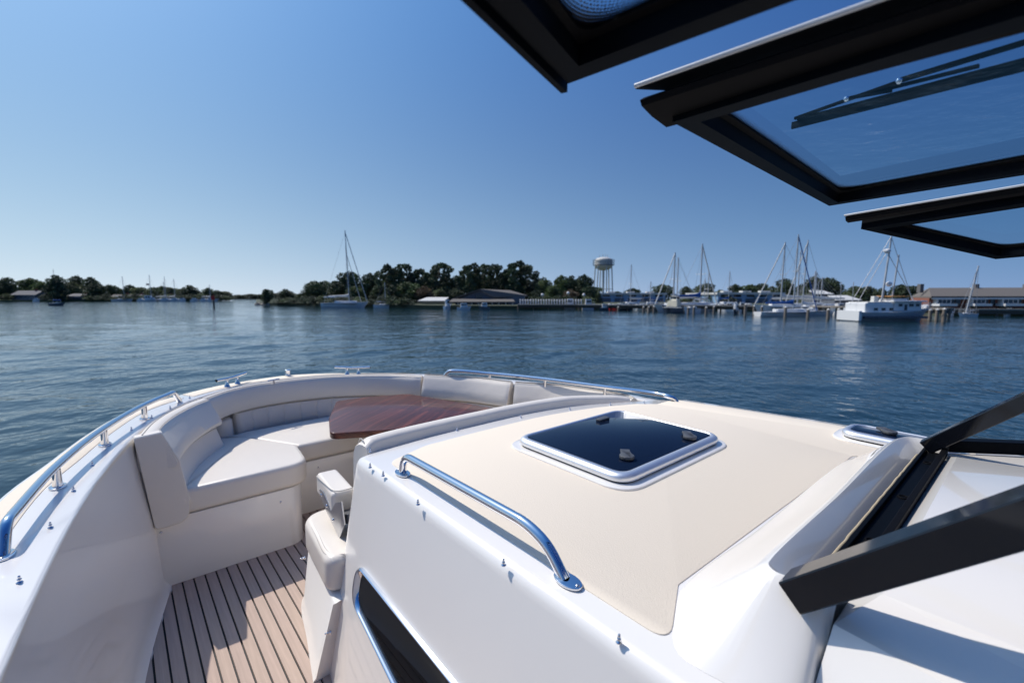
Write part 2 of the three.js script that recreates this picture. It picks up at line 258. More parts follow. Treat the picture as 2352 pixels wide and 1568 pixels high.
// the wooded point
const pt = 'trees of the wooded point';
for (const [x, y, w, d, k, m] of [[613, 662, 30, 140, 'full', 'leafDark'], [656, 662, 42, 142, 'full', 'leafDark'], [688, 673, 30, 150, 'full', 'leafMid'], [724, 643, 54, 135, 'round', 'leafDark'], [748, 668, 30, 140, 'full', 'leafMid'], [775, 643, 50, 142, 'full', 'leafDark'], [803, 620, 62, 146, 'round', 'leafDark'], [812, 655, 50, 132, 'full', 'leafMid'], [850, 624, 52, 140, 'round', 'leafDark'], [868, 652, 40, 130, 'full', 'leafDark']])
  tree(atDepth(x, d), y, w * 1.12, k, M[m], `${size(y, 640, 660)} ${look[m]} ${form[k]} ${near2(x)}`, pt);
for (const [x, y, w, d] of [[889, 609, 50, 132], [935, 604, 66, 136], [915, 622, 56, 145], [968, 618, 50, 142], [1012, 602, 66, 132], [1000, 624, 50, 145], [1078, 606, 54, 130], [1113, 605, 56, 136], [1142, 605, 54, 132], [1181, 601, 60, 130], [1208, 606, 56, 134], [1160, 622, 56, 145], [1098, 626, 56, 146], [1225, 628, 40, 140]])
  tree(atDepth(x, d), y, w * 1.16, 'pine', M.leafPine, `${y < 610 ? 'towering' : 'lower'} dark pine with open crown ${near2(x)}`, 'tall pines of the point');
for (const [x, y, w, d, m] of [[935, 645, 66, 122, 'leafMid'], [975, 655, 50, 122, 'leafRust'], [900, 652, 44, 120, 'leafDark'], [1010, 662, 40, 126, 'leafMid'], [1045, 660, 40, 126, 'leafDark'], [880, 676, 34, 118, 'leafDark'], [775, 676, 50, 122, 'leafMid']])
  tree(atDepth(x, d), y, w * 1.15, 'full', M[m], `${look[m]} waterside bush under the pines ${near2(x)}`, 'waterside bushes of the point');
for (const [x, y, w, d, k, m] of [[1250, 634, 44, 128, 'full', 'leafMid'], [1290, 629, 44, 132, 'round', 'leafMid'], [1270, 652, 44, 118, 'full', 'leafMid'], [1312, 630, 46, 132, 'full', 'leafDark'], [1341, 627, 50, 130, 'round', 'leafDark'], [1352, 655, 34, 122, 'full', 'leafDark'], [1310, 662, 40, 116, 'full', 'leafRust'], [1232, 664, 36, 116, 'full', 'leafDark'], [1375, 670, 20, 120, 'full', 'leafDark']])
  tree(atDepth(x, d), y, w * 1.14, k, M[m], `${size(y, 640, 660)} ${look[m]} ${form[k]} ${near2(x)}`, 'trees beside the water tower');
for (const [x, y, w, d, k, m] of [[1418, 668, 34, 230, 'round', 'leafDark'], [1454, 660, 42, 200, 'round', 'leafDark'], [1521, 651, 54, 170, 'round', 'leafDark'], [1577, 656, 36, 175, 'round', 'leafDark'], [1610, 652, 44, 180, 'full', 'leafMid'], [1625, 648, 36, 185, 'round', 'leafDark'], [1655, 664, 40, 180, 'full', 'leafMid'], [1688, 650, 36, 160, 'round', 'leafDark'], [1722, 651, 46, 165, 'full', 'leafMid'], [1745, 649, 44, 170, 'round', 'leafDark'], [1772, 655, 36, 165, 'full', 'leafMid'], [1800, 637, 40, 150, 'round', 'leafDark'], [1840, 650, 30, 160, 'full', 'leafDark'], [1868, 631, 54, 140, 'round', 'leafDark'], [1897, 634, 50, 142, 'round', 'leafDark'], [1920, 644, 44, 140, 'full', 'leafDark'], [1962, 655, 52, 130, 'full', 'leafMid'], [1995, 655, 46, 132, 'round', 'leafDark'], [2024, 660, 30, 125, 'full', 'leafDark'], [2068, 651, 52, 105, 'round', 'leafDark'], [2092, 654, 46, 105, 'full', 'leafDark'], [2108, 672, 26, 95, 'full', 'leafDark']])
  tree(atDepth(x, d), y, w * 1.15, k, M[m], `${size(y, 645, 656)} ${look[m]} ${form[k]} ${near2(x)}`, 'trees behind the marina');
M.hedge = M.leafMid;
for (const [x, y, w, d] of [[2281, 693, 40, 72], [2350, 694, 34, 71], [2200, 700, 36, 72], [2225, 703, 26, 71], [2392, 695, 44, 72]])
  tree(atDepth(x, d), y, w * 1.2, 'shrub', M.leafMid, 'clipped green shrub in front of the brick townhouses', 'shrubs of the townhouses');
tree(atDepth(2136, 80), 684, 30, 'full', M.leafDark, 'small dark tree at the gable end of the townhouses', 'single trees');
// rocks of the point
{ const r = rng(31); for (let k = 0; k < 9; k++) { const s = onWater(590 + k * 6 + r() * 4, 700 + k * 0.15), g = new THREE.IcosahedronGeometry(1, 1), p = g.getAttribute('position'); for (let i = 0; i < p.count; i++) { const q = V(0, 0, 0).fromBufferAttribute(p, i), f = 0.8 + 0.35 * noise.noise(q.x * 1.7 + k, q.y * 1.7, q.z * 1.7); p.setXYZ(i, q.x * f, q.y * f * 0.6, q.z * f); } g.computeVertexNormals(); const o = mesh('boulder', g, M.rock, scene); o.position.copy(s.p).setY(WATER + 0.15); o.scale.setScalar(0.7 + r() * 0.7); tag(o, 'pale boulder at the waterline of the wooded point', 'boulder', 'boulders of the point'); } }

{ const r = rng(52);
  for (let k = 0; k < 26; k++) { const px = -10 + k * 21 + r() * 9; if ((px > 25 && px < 85) || (px > 150 && px < 195)) continue; tree(atDepth(px, 250 + r() * 6), 672 + r() * 8, 26 + r() * 12, 'shrub', [M.leafDark, M.leafMid, M.leafDark][k % 3], 'low dark bush along the bank of the far shore', 'bushes of the far bank'); }
  for (let k = 0; k < 34; k++) { const px = 632 + k * 21.5 + r() * 9; if (px > 960 && px < 1225) continue; const d = onWater(px, 702 + Math.min(8, Math.max(0, (px - 640) * 0.022))).D + 3 + r() * 3; tree(atDepth(px, d), 676 + r() * 10, 34 + r() * 14, 'shrub', [M.leafDark, M.leafMid, M.leafDark, M.leafPine][k % 4], 'low dark bush at the edge of the wooded point', 'bushes of the point'); }
  for (let k = 0; k < 22; k++) { const px = 1560 + k * 26 + r() * 9; tree(atDepth(px, 120 + r() * 25), 668 + r() * 12, 40 + r() * 16, 'shrub', [M.leafDark, M.leafMid][k % 2], 'low green bush behind the marina piers', 'bushes behind the marina'); } }
{ const r = rng(71);
  for (let k = 0; k < 25; k++) { const x = 742 + k * 25.5 + r() * 8, m = ['leafDark', 'leafPine', 'leafMid', 'leafDark'][k % 4], y = (x > 880 && x < 1230 ? 626 : 640) + r() * 16; tree(atDepth(x, 150 + r() * 14), y, 56 + r() * 12, 'full', M[m], `${look[m]} wood tree ${near2(x)}`, 'trees in the depth of the wood'); }
  for (let k = 0; k < 24; k++) { const x = -20 + k * 23 + r() * 8, m = ['leafDark', 'leafMid', 'leafDark', 'leafLight'][k % 4]; tree(atDepth(x, 300 + r() * 12), 648 + r() * 12 + x * 0.03, 44 + r() * 8, 'full', M[m], `${look[m]} back row tree ${near(Math.max(0, x))}`, 'back row of the far shore'); } }

// ------------------------------------------------------------------ shore buildings, boats and piers
Object.assign(M, {
  white: std([0.72, 0.72, 0.71], 0.45), offwhite: std([0.60, 0.59, 0.55], 0.6), hullWhite: phy([0.74, 0.74, 0.73], 0.25, { clearcoat: 0.6, clearcoatRoughness: 0.1 }),
  navy: phy([0.012, 0.02, 0.045], 0.25, { clearcoat: 0.6 }), greyHull: std([0.10, 0.115, 0.13], 0.4), trawlHull: std([0.36, 0.38, 0.40], 0.35), blueCanvas: std([0.012, 0.085, 0.30], 0.8), tan: std([0.42, 0.30, 0.17], 0.8),
  mast: std([0.50, 0.50, 0.50], 0.4, { metalness: 0.35 }), wire: std([0.30, 0.30, 0.31], 0.4), glassDark: phy([0.02, 0.03, 0.04], 0.06), woodOld: std([0.21, 0.175, 0.14], 0.9), pileM: std([0.15, 0.12, 0.095], 0.9),
  greySide: std([0.13, 0.145, 0.175], 0.8), greyRoof: std([0.15, 0.145, 0.145], 0.9), blueShed: std([0.24, 0.38, 0.56], 0.6), paleRoof: std([0.58, 0.57, 0.54], 0.7), brick: std([0.30, 0.11, 0.07], 0.9, { map: rep(blotchT, 1, 1) }),
  tank: std([0.58, 0.57, 0.53], 0.5), red: std([0.55, 0.02, 0.015], 0.6), creamHull: std([0.62, 0.57, 0.44], 0.5), sandRoof: std([0.135, 0.12, 0.105], 0.9), orange: std([0.50, 0.24, 0.08], 0.8),
});
function stand(s, name, label, category, grp, turn = 0) { const o = group(name); o.position.copy(s.p); o.rotation.y = -YAW + turn; return tag(o, label, category, grp); }
// --- boats: L metres long, bow to +x, waterline at y = 0
function hullGeo(L, B, F, sheer = 0.25, full = 1, sternF = 1) {
  const N = 22, rings = [];
  for (const [k, inn] of [[-0.35, 0.55], [0.0, 0.80], [0.5, 0.93], [0.92, 1.0], [1.0, 1.0]]) { const row = []; for (let side = 0; side < 2; side++) for (let i = 0; i <= N; i++) { const t = side ? 1 - i / N : i / N, x = -L / 2 + t * L * (0.90 + 0.10 * Math.max(0, k)), w = B / 2 * inn * Math.min(1, 0.80 + t * 0.5) * Math.pow(Math.max(0, 1 - Math.pow(t, 2.4 * full)), 0.72), y = k < 0 ? k : k * F * ((1 + sheer * Math.pow(Math.max(0, t - 0.35) / 0.65, 2)) * (t < 0.3 ? sternF + (1 - sternF) * t / 0.3 : 1)); row.push(V(x, y, (side ? -1 : 1) * (w + 0.001))); } rings.push(row); }
  return loft(rings, true, true, 0.7);
}
function stay(o, a, b, r = 0.018, name = 'stay', m = M.wire) { mesh(name, bar(V(...a), V(...b), r, 5), m, o); }
function sailboat(s, L, mastH, opt, label, grp, turn = 0) {
  const o = stand(s, 'sailboat', label, 'sailboat', grp, turn), B = L * 0.3, F = opt.F || L * 0.105, mx = L * 0.08, bow = opt.flip ? -1 : 1, r = Math.max(L * 0.011, 0.09);
  const H = mesh('hull', hullGeo(L, B, F, 0.3), opt.hull || M.hullWhite, o); H.scale.x = bow;
  mesh('stripe', joined([box(L * 0.7, F * 0.08, B * 0.97, -L * 0.08 * bow, F * 0.86, 0)]), opt.stripe || M.navy, o);
  mesh('cabin', slab(roundPts([[-L * 0.22 * bow, -B * 0.26], [L * 0.24 * bow, -B * 0.16], [L * 0.24 * bow, B * 0.16], [-L * 0.22 * bow, B * 0.26]], 0.25), F, F + L * 0.045, 0.06), M.white, o);
  for (let k = 0; k < 3; k++) mesh('window', box(L * 0.05, L * 0.016, 0.02, (-0.12 + k * 0.1) * L * bow, F + L * 0.024, B * (0.232 - k * 0.028) + 0.0), M.glassDark, o);
  const rake = opt.rake ?? -0.02 * bow; mesh('mast', bar(V(mx * bow, F, 0), V(mx * bow + rake * mastH, mastH, 0), r, 8, r * 0.8), M.mast, o);
  const by = F + L * 0.13, be = -L * 0.36 * bow; mesh('boom', bar(V(mx * bow, by, 0), V(be, by + 0.1, 0), r * 0.8), M.mast, o);
  if (opt.cover) mesh('sail_cover', loft([0, 0.06, 0.25, 0.6, 1].map((t) => { const x = (mx * bow - 0.1 * bow) + (be - mx * bow) * t, w = L * (0.018 - 0.008 * t), h = L * (t < 0.1 ? 0.075 - t * 0.3 : 0.045 - 0.022 * t); return [0, 1, 2, 3, 4, 5, 6, 7].map((i) => V(x, by + 0.05 + h * 0.35 + Math.sin(i / 4 * Math.PI) * h * 0.6, Math.cos(i / 4 * Math.PI) * w)); }), true, true, 0.9), opt.cover, o);
  if (opt.bimini) { mesh('bimini', slab(roundPts([[-L * 0.44 * bow, -B * 0.3], [-L * 0.22 * bow, -B * 0.3], [-L * 0.22 * bow, B * 0.3], [-L * 0.44 * bow, B * 0.3]], 0.2), F + L * 0.115, F + L * 0.135, 0.04), opt.bimini, o); for (const x of [-0.42, -0.24]) for (const z of [-1, 1]) stay(o, [x * L * bow, F, z * B * 0.28], [x * L * bow, F + L * 0.12, z * B * 0.28], 0.02, 'bimini_pole', M.mast); }
  const top = [mx * bow + rake * mastH, mastH * 0.98, 0];
  stay(o, top, [L * 0.47 * bow, F * 1.3, 0], opt.furl ? r * 0.75 : 0.02, opt.furl ? 'furled_jib' : 'forestay', opt.furl ? (opt.furlM || M.offwhite) : M.wire); stay(o, top, [-L * 0.48 * bow, F, 0], 0.018, 'backstay');
  if (opt.furl2) stay(o, [mx * bow + rake * mastH * 0.7, mastH * 0.7, 0], [L * 0.34 * bow, F * 1.15, 0], r * 0.6, 'furled_staysail', M.offwhite);
  for (const z of [-1, 1]) { mesh('spreader', bar(V(mx * bow + rake * mastH * 0.5, mastH * 0.55, 0), V(mx * bow + rake * mastH * 0.5, mastH * 0.55 + 0.1, z * B * 0.3), 0.03), M.mast, o); stay(o, [mx * bow + rake * mastH, mastH * 0.95, 0], [mx * bow, F, z * B * 0.46], 0.016, 'shroud'); }
  for (let k = 0; k < 7; k++) for (const z of [-1, 1]) { const x = (-0.44 + k * 0.14) * L; mesh('stanchion', cyl(0.015, 0.015, 0.6, x * bow, F, z * B * 0.42 * Math.min(1, 1.25 - Math.max(0, x / L) * 1.8), 5), M.mast, o); }
  return o;
}
function cruiser(s, L, opt, label, grp, turn = 0) {   // motor boat with a cabin, optional flybridge and tower
  const o = stand(s, opt.name || 'motor_cruiser', label, 'motorboat', grp, turn), B = L * 0.32, F = opt.F || L * 0.13, bow = opt.flip ? -1 : 1, c = opt.cabinH || L * 0.14;
  mesh('hull', hullGeo(L, B, F, 0.35, 1), opt.hull || M.hullWhite, o).scale.x = bow;
  mesh('rub_rail', box(L * 0.8, F * 0.07, B * 0.96, -L * 0.05 * bow, F * 0.9, 0), opt.hull === M.navy ? M.white : M.navy, o);
  const cab = (x0, x1, y0, y1, k) => loft([[x0, x1 + 0.0, y0, 0], [x0, x1 - L * 0.06, y1, 0.08]].map(([a, b, y, q]) => roundPts([[a * bow, -B * (k - q)], [b * bow, -B * (k - 0.08 - q)], [b * bow, B * (k - 0.08 - q)], [a * bow, B * (k - q)]], 0.2).map(([x, z]) => V(x, y, z))), true, true, 0.6);
  mesh('cabin', cab(-L * 0.26, L * 0.24, F, F + c, 0.42), opt.cabin || M.white, o);
  const n = opt.windows || 3; for (let k = 0; k < n; k++) mesh('window', box(L * 0.36 / n * 0.8, c * 0.36, 0.03, (-0.19 + (k + 0.5) * 0.36 / n) * L * bow, F + c * 0.62, B * (0.365 - 0.03 * k) + 0.02), M.glassDark, o);
  if (opt.fly) { mesh('flybridge', cab(-L * 0.22, L * 0.12, F + c, F + c + L * 0.07, 0.36), opt.cabin || M.white, o); mesh('hardtop', slab(roundPts([[-L * 0.22 * bow, -B * 0.36], [L * 0.1 * bow, -B * 0.3], [L * 0.1 * bow, B * 0.3], [-L * 0.22 * bow, B * 0.36]], 0.3), F + c + L * 0.17, F + c + L * 0.185, 0.04), opt.cabin || M.white, o); for (const x of [-0.2, 0.07]) for (const z of [-1, 1]) stay(o, [x * L * bow, F + c, z * B * 0.28], [x * L * bow, F + c + L * 0.17, z * B * 0.28], 0.04, 'hardtop_post', M.white); mesh('window', box(L * 0.24, L * 0.055, B * 0.5, -L * 0.06 * bow, F + c + L * 0.12, 0), M.glassDark, o); }
  if (opt.tower) { for (const x of [-0.1, 0.06]) for (const z of [-1, 1]) stay(o, [x * L * bow, F + c, z * B * 0.3], [x * L * 0.7 * bow, F + c + opt.tower, z * B * 0.2], 0.05, 'tower_leg', M.white); mesh('tower_top', box(L * 0.2, 0.1, B * 0.45, -L * 0.02 * bow, F + c + opt.tower, 0), M.white, o); mesh('tower_rail', box(L * 0.12, 0.5, B * 0.3, -L * 0.02 * bow, F + c + opt.tower * 0.6, 0), M.white, o); }
  for (let k = 0; k < 6; k++) for (const z of [-1, 1]) { const x = (0.02 + k * 0.08) * L; mesh('stanchion', cyl(0.018, 0.018, 0.55, x * bow, F * 1.1, z * B * 0.42 * Math.max(0.15, 1.1 - k * 0.17), 5), M.mast, o); }
  if (opt.mast) mesh('mast', bar(V(-0.02 * L * bow, F + c, 0), V(-0.03 * L * bow, F + c + opt.mast, 0), 0.04), M.mast, o);
  return o;
}
// moored sailboat off the point
{ const s = onWater(794, 706.5); sailboat(s, 105 * s.m, s.h(529), { cover: M.offwhite, bimini: M.white, furl: true, furl2: true, furlM: M.mast, F: 11 * s.m, rake: -0.024 }, 'large pale grey sailboat with tall mast moored off the wooded point', 'moored sailboats'); }
{ const s = onWater(882, 706.6); sailboat(s, 46 * s.m, s.h(648), { cover: M.blueCanvas, F: 7 * s.m, flip: false }, 'small white sailboat with a blue sail cover beside the larger sailboat', 'moored sailboats'); }
{ const s = onWater(131, 702); const o = stand(s, 'open_boat', 'small dark open boat with a blue canopy moored off the far shore', 'motorboat', 'small craft'); const L = 33 * s.m; mesh('hull', hullGeo(L, L * 0.36, 0.75, 0.2), M.greyHull, o); mesh('gunwale_strip', box(L * 0.7, 0.1, L * 0.34, -L * 0.06, 0.74, 0), M.offwhite, o); mesh('seat', box(L * 0.18, 0.3, L * 0.2, 0.1, 0.85, 0), M.offwhite, o); mesh('canopy', slab(roundPts([[-L * 0.16, -L * 0.15], [L * 0.16, -L * 0.15], [L * 0.16, L * 0.15], [-L * 0.16, L * 0.15]], 0.2), 1.45, 1.75, 0.1), M.blueCanvas, o); for (const x of [-1, 1]) for (const z of [-1, 1]) stay(o, [x * L * 0.14, 0.7, z * L * 0.13], [x * L * 0.14, 1.5, z * L * 0.13], 0.03, 'canopy_pole', M.mast); }
{ const s = onWater(491, 706), o = stand(s, 'channel_marker', 'red triangular daymark on a dark pile in the channel', 'marker'); mesh('pile', cyl(0.22, 0.18, s.h(684), 0, -0.5, 0, 10), M.pileM, o); const sh = new THREE.Shape([[-0.48, 0], [0.48, 0], [0.44, 0.9], [-0.44, 0.9]].map((p) => new THREE.Vector2(...p))); const g = new THREE.ExtrudeGeometry(sh, { depth: 0.05, bevelEnabled: false }); g.translate(0, s.h(688.5), 0.22); mesh('daymark', g, M.red, o); mesh('lantern', cyl(0.1, 0.08, 0.3, 0, s.h(680), 0), M.red, o); }

// --- houses on the far shore
function house(s, W, D, eave, ridge, wall, roof, label, opt = {}) {
  const o = stand(s, 'house', label, 'house', 'houses of the far shore', opt.turn || 0);
  mesh('wall', box(W, eave, D, 0, eave / 2, -D / 2), wall, o);
  const sh = new THREE.Shape([[-D / 2 - 0.4, 0], [D / 2 + 0.4, 0], [0, ridge - eave]].map((p) => new THREE.Vector2(...p))), g = new THREE.ExtrudeGeometry(sh, { depth: W + 0.8, bevelEnabled: false }); g.rotateY(Math.PI / 2); g.translate(-W / 2 - 0.4, eave + 0.003, -D / 2); mesh('roof', g, roof, o);
  const n = opt.n || 4; for (let k = 0; k < n; k++) { const q = mesh('window', box(W / n * 0.45, eave * 0.36, 0.08, (-0.5 + (k + 0.5) / n) * W, eave * 0.58, 0.03), M.glassDark, o); mesh('window_frame', joined([box(W / n * 0.52, 0.12, 0.14, (-0.5 + (k + 0.5) / n) * W, eave * 0.78, 0.05), box(W / n * 0.52, 0.12, 0.14, (-0.5 + (k + 0.5) / n) * W, eave * 0.38, 0.05)]), M.white, q); }
  if (opt.awning) mesh('porch_roof', box(W * 0.5, 0.25, 2.4, W * 0.15, eave * 0.72, 1.2), M.white, o);
  mesh('chimney', box(0.8, 1.6, 0.8, W * 0.22, ridge + 0.2, -D / 2), M.brick, o); o.position.y = WATER + 0.6; return o;
}
for (const [px, w, e, r, d, wall, roof, label, opt] of [[52, 56, 677, 667, 256, 'greySide', 'greyRoof', 'long blue grey house with a dark roof on the far shore', { n: 6 }], [95, 22, 679, 674, 262, 'offwhite', 'greyRoof', 'small pale house beside the long grey house on the far shore', { n: 3 }], [172, 40, 680, 674, 258, 'greySide', 'greyRoof', 'blue grey house with a white porch roof on the far shore', { n: 5, awning: true }], [268, 42, 683, 676, 256, 'tan', 'sandRoof', 'low tan cottage with a brown roof on the far shore', { n: 4 }], [308, 16, 680, 676, 262, 'white', 'greyRoof', 'small white house near the far docks', { n: 2 }], [372, 36, 681, 677, 280, 'offwhite', 'greyRoof', 'long low boathouse behind the far docks', { n: 5 }]]) { const s = atDepth(px, d); house(s, w * s.m, 9, s.h(e) - 0.6, s.h(r) - 0.6, M[wall], M[roof], label, opt); }
for (const [px, L, h] of [[341, 30, 676], [348, 22, 680], [445, 17, 685], [480, 10, 680], [466, 14, 686], [400, 20, 685], [378, 22, 684], [82, 15, 687], [418, 16, 686], [322, 16, 686]]) { const s = atDepth(px, 247); cruiser(s, L * s.m, { cabinH: Math.max(0.9, s.h(h) - 1.6), F: 1.0, windows: 2 }, 'small white cruiser at the docks of the far shore', 'boats of the far docks'); }
for (const [px, top] of [[343, 631], [377, 635], [398, 640], [374, 647], [281, 634], [479, 653]]) { const s = atDepth(px, 250); sailboat(s, 11, s.h(top), { cover: M.offwhite, F: 1.1 }, 'bare masted sailboat at the docks of the far shore', 'sailboats of the far docks'); }
{ const s = atDepth(127, 285), o = stand(s, 'radio_mast', 'thin radio mast above the trees of the far shore', 'mast'); mesh('pole', bar(V(0, 0, 0), V(0, s.h(618), 0), 0.1), M.wire, o); mesh('crossbar', bar(V(-0.5, s.h(622), 0), V(0.5, s.h(622), 0), 0.05), M.wire, o); }
{ const s = atDepth(344, 300), o = stand(s, 'flagpole', 'flagpole with a red and white flag above the far trees', 'flagpole'); mesh('pole', bar(V(0, 0, 0), V(0, s.h(650), 0), 0.09), M.white, o); mesh('flag', box(1.9, 1.1, 0.03, -1.0, s.h(653), 0), M.red, o); for (const k of [0, 1]) mesh('flag_stripe', box(1.9, 0.2, 0.04, -1.0, s.h(653) - 0.2 + k * 0.4, 0), M.white, o); }

// --- white canopy shed and clubhouse on the point
{ const s = atDepth(990, 112), o = stand(s, 'canopy_shed', 'open shed with a pale sloping roof beside the clubhouse', 'shed'), w = 62 * s.m, y1 = s.h(684), y2 = s.h(692), D = 7;
  const q = [V(-w * 0.35, y1, -D), V(w * 0.5, y1, -D), V(w * 0.5, y2, 0), V(-w * 0.5, y2, 0)]; mesh('roof', loft([q, q.map((p) => p.clone().add(V(0, 0.18, 0)))], true, true, 0.3), M.paleRoof, o); mesh('fascia', beam(V(-w * 0.5, y2 - 0.2, 0.1), V(w * 0.5, y2 - 0.2, 0.1), 0.1, 0.5), M.tan, o);
  for (let k = 0; k < 7; k++) mesh('post', cyl(0.1, 0.1, y2, (-0.48 + k * 0.16) * w, 0, -0.2), M.woodOld, o); mesh('back_wall', box(w, y2 * 0.9, 0.15, 0, y2 * 0.45, -D), M.greySide, o); }
{ const s = atDepth(1130, 108), o = stand(s, 'clubhouse', 'dark blue grey clubhouse with a low gable and pale porch roof on the waterfront', 'building', null, 0), m = s.m, X = (px) => (px - 1130) * m, Y = (py) => s.h(py);
  mesh('wall', box(X(1205) - X(1062), Y(681) - 0.6, 12, (X(1205) + X(1062)) / 2, (Y(681) - 0.6) / 2 + 0.6, -7), M.greySide, o);
  const gable = [[1040, 687], [1103, 665], [1137, 683]]; const sh = new THREE.Shape([[X(1044), Y(689)], [X(1103), Y(666)], [X(1134), Y(684)], [X(1134), Y(690)], [X(1044), Y(690)]].map((p) => new THREE.Vector2(...p))); const g = new THREE.ExtrudeGeometry(sh, { depth: 9, bevelEnabled: false }); g.translate(0, 0, -9.5); mesh('gable', g, M.greySide, o);
  const roof = (a, name) => mesh(name, loft([a, a.map((p) => p.clone().add(V(0, 0.22, 0)))], true, true, 0.3), M.sandRoof, o);
  roof([V(X(1103), Y(665.5), 0.3), V(X(1172), Y(667.5), -9), V(X(1212), Y(680.5), -2), V(X(1134), Y(683.5), 0.3)], 'roof'); roof([V(X(1103), Y(665.5), 0.3), V(X(1112), Y(665.5), -10), V(X(1042), Y(688), -10), V(X(1036), Y(689), 0.3)], 'roof');
  roof([V(X(1042), Y(688), 0.6), V(X(1178), Y(689), 0.6), V(X(1182), Y(694), 4.2), V(X(1036), Y(694.5), 4.2)], 'porch_roof');
  for (let k = 0; k < 10; k++) mesh('porch_post', cyl(0.11, 0.11, Y(694) - 0.3, X(1042 + k * 15), 0.3, 3.9), M.offwhite, o);
  for (let k = 0; k < 7; k++) { const q = mesh('window', box(1.3, 1.3, 0.1, X(1052 + k * 18), Y(700), -0.9), M.glassDark, o); mesh('window_frame', joined([box(1.5, 0.12, 0.14, X(1052 + k * 18), Y(700) + 0.7, -0.88), box(1.5, 0.12, 0.14, X(1052 + k * 18), Y(700) - 0.7, -0.88)]), M.white, q); }
  mesh('upper_window', box(1.6, 1.0, 0.1, X(1100), Y(680), -0.4), M.glassDark, o);
  mesh('deck', box(X(1215) - X(1030), 0.3, 6, (X(1215) + X(1030)) / 2, 0.55, 2), M.woodOld, o); }
// --- water tower
{ const s = atDepth(1385, 255), o = stand(s, 'water_tower', 'white water tower with railed tank on tall legs', 'water tower'), m = s.m, R = 20 * m, yT = s.h(590), yB = s.h(621), yM = (yT + yB) / 2 + 0.4;
  const pr = []; for (let k = 0; k <= 10; k++) { const a = -Math.PI / 2 + k / 10 * Math.PI / 2; pr.push(new THREE.Vector2(R * Math.cos(a) + 0.001, yM - 1.2 + (yM - 1.2 - yB) * Math.sin(a))); } pr.push(new THREE.Vector2(R, yM + 1.2)); for (let k = 1; k <= 8; k++) { const a = k / 8 * Math.PI / 2; pr.push(new THREE.Vector2(R * Math.cos(a) + 0.001, yM + 1.2 + (yT - yM - 1.2) * Math.sin(a))); }
  mesh('tank', new THREE.LatheGeometry(pr, 40), M.tank, o); mesh('walkway', new THREE.TorusGeometry(R + 0.5, 0.22, 6, 40).rotateX(Math.PI / 2).translate(0, yM - 1.2, 0), M.greyHull, o); mesh('walkway_rail', new THREE.TorusGeometry(R + 0.9, 0.1, 6, 40).rotateX(Math.PI / 2).translate(0, yM + 0.2, 0), M.greyHull, o); mesh('band', new THREE.TorusGeometry(R + 0.3, 0.1, 6, 40).rotateX(Math.PI / 2).translate(0, yM + 1.8, 0), M.greyHull, o);
  for (let k = 0; k < 24; k++) { const a = k / 24 * 6.283; mesh('rail_post', cyl(0.06, 0.06, 3.2, Math.cos(a) * (R + 0.9), yM - 1.3, Math.sin(a) * (R + 0.9), 5), M.greyHull, o); }
  for (let k = 0; k < 6; k++) { const a = k / 6 * 6.283 + 0.35; mesh('leg', bar(V(Math.cos(a) * R * 1.12, 0, Math.sin(a) * R * 1.12), V(Math.cos(a) * R * 0.92, yM - 1.5, Math.sin(a) * R * 0.92), 0.32, 8), M.tank, o); const b = a + 6.283 / 6; mesh('brace', bar(V(Math.cos(a) * R * 1.04, yB * 0.4, Math.sin(a) * R * 1.04), V(Math.cos(b) * R * 1.04, yB * 0.4, Math.sin(b) * R * 1.04), 0.12, 6), M.tank, o); }
  mesh('riser', cyl(0.6, 0.6, yB, 0, 0, 0, 14), M.tank, o); for (const x of [-0.45, -0.1, 0.2, 0.42]) mesh('antenna', cyl(0.12, 0.12, 2.2 - Math.abs(x), x * R, yT - 0.6, 0, 6), M.wire, o); }
// --- blue boat sheds
function shed(px0, px1, top, base, d, label, n) { const s = atDepth((px0 + px1) / 2, d), o = stand(s, 'boat_shed', label, 'shed', 'blue boat sheds'), w = (px1 - px0) * s.m, H = s.h(top), D = 22;
  mesh('wall', box(w, H - 0.5, D, 0, (H - 0.5) / 2, -D / 2), M.blueShed, o); mesh('roof', box(w + 0.8, 0.55, D + 0.8, 0, H - 0.2, -D / 2), M.paleRoof, o); for (let k = 0; k < n; k++) { mesh('door', box(w / n * 0.7, H * 0.55, 0.12, (-0.5 + (k + 0.5) / n) * w, H * 0.3, 0.04), M.greySide, o); mesh('window', box(w / n * 0.55, 0.7, 0.1, (-0.5 + (k + 0.5) / n) * w, H * 0.78, 0.04), M.glassDark, o); } for (let k = 0; k < 3; k++) mesh('roof_vent', box(2.4, 0.5, 2, (-0.3 + k * 0.3) * w, H + 0.3, -3), M.paleRoof, o); for (let k = 1; k < 14; k++) mesh('wall_rib', box(0.12, H - 0.7, 0.06, (-0.5 + k / 14) * w, (H - 0.6) / 2, 0.02), M.blueShed, o); return o; }
shed(1378, 1528, 673, 700, 150, 'long blue boat shed with a pale flat roof beside the water tower', 5);
shed(1650, 1798, 672, 705, 125, 'long blue boat shed with pale roof vents behind the sailboat masts', 5);
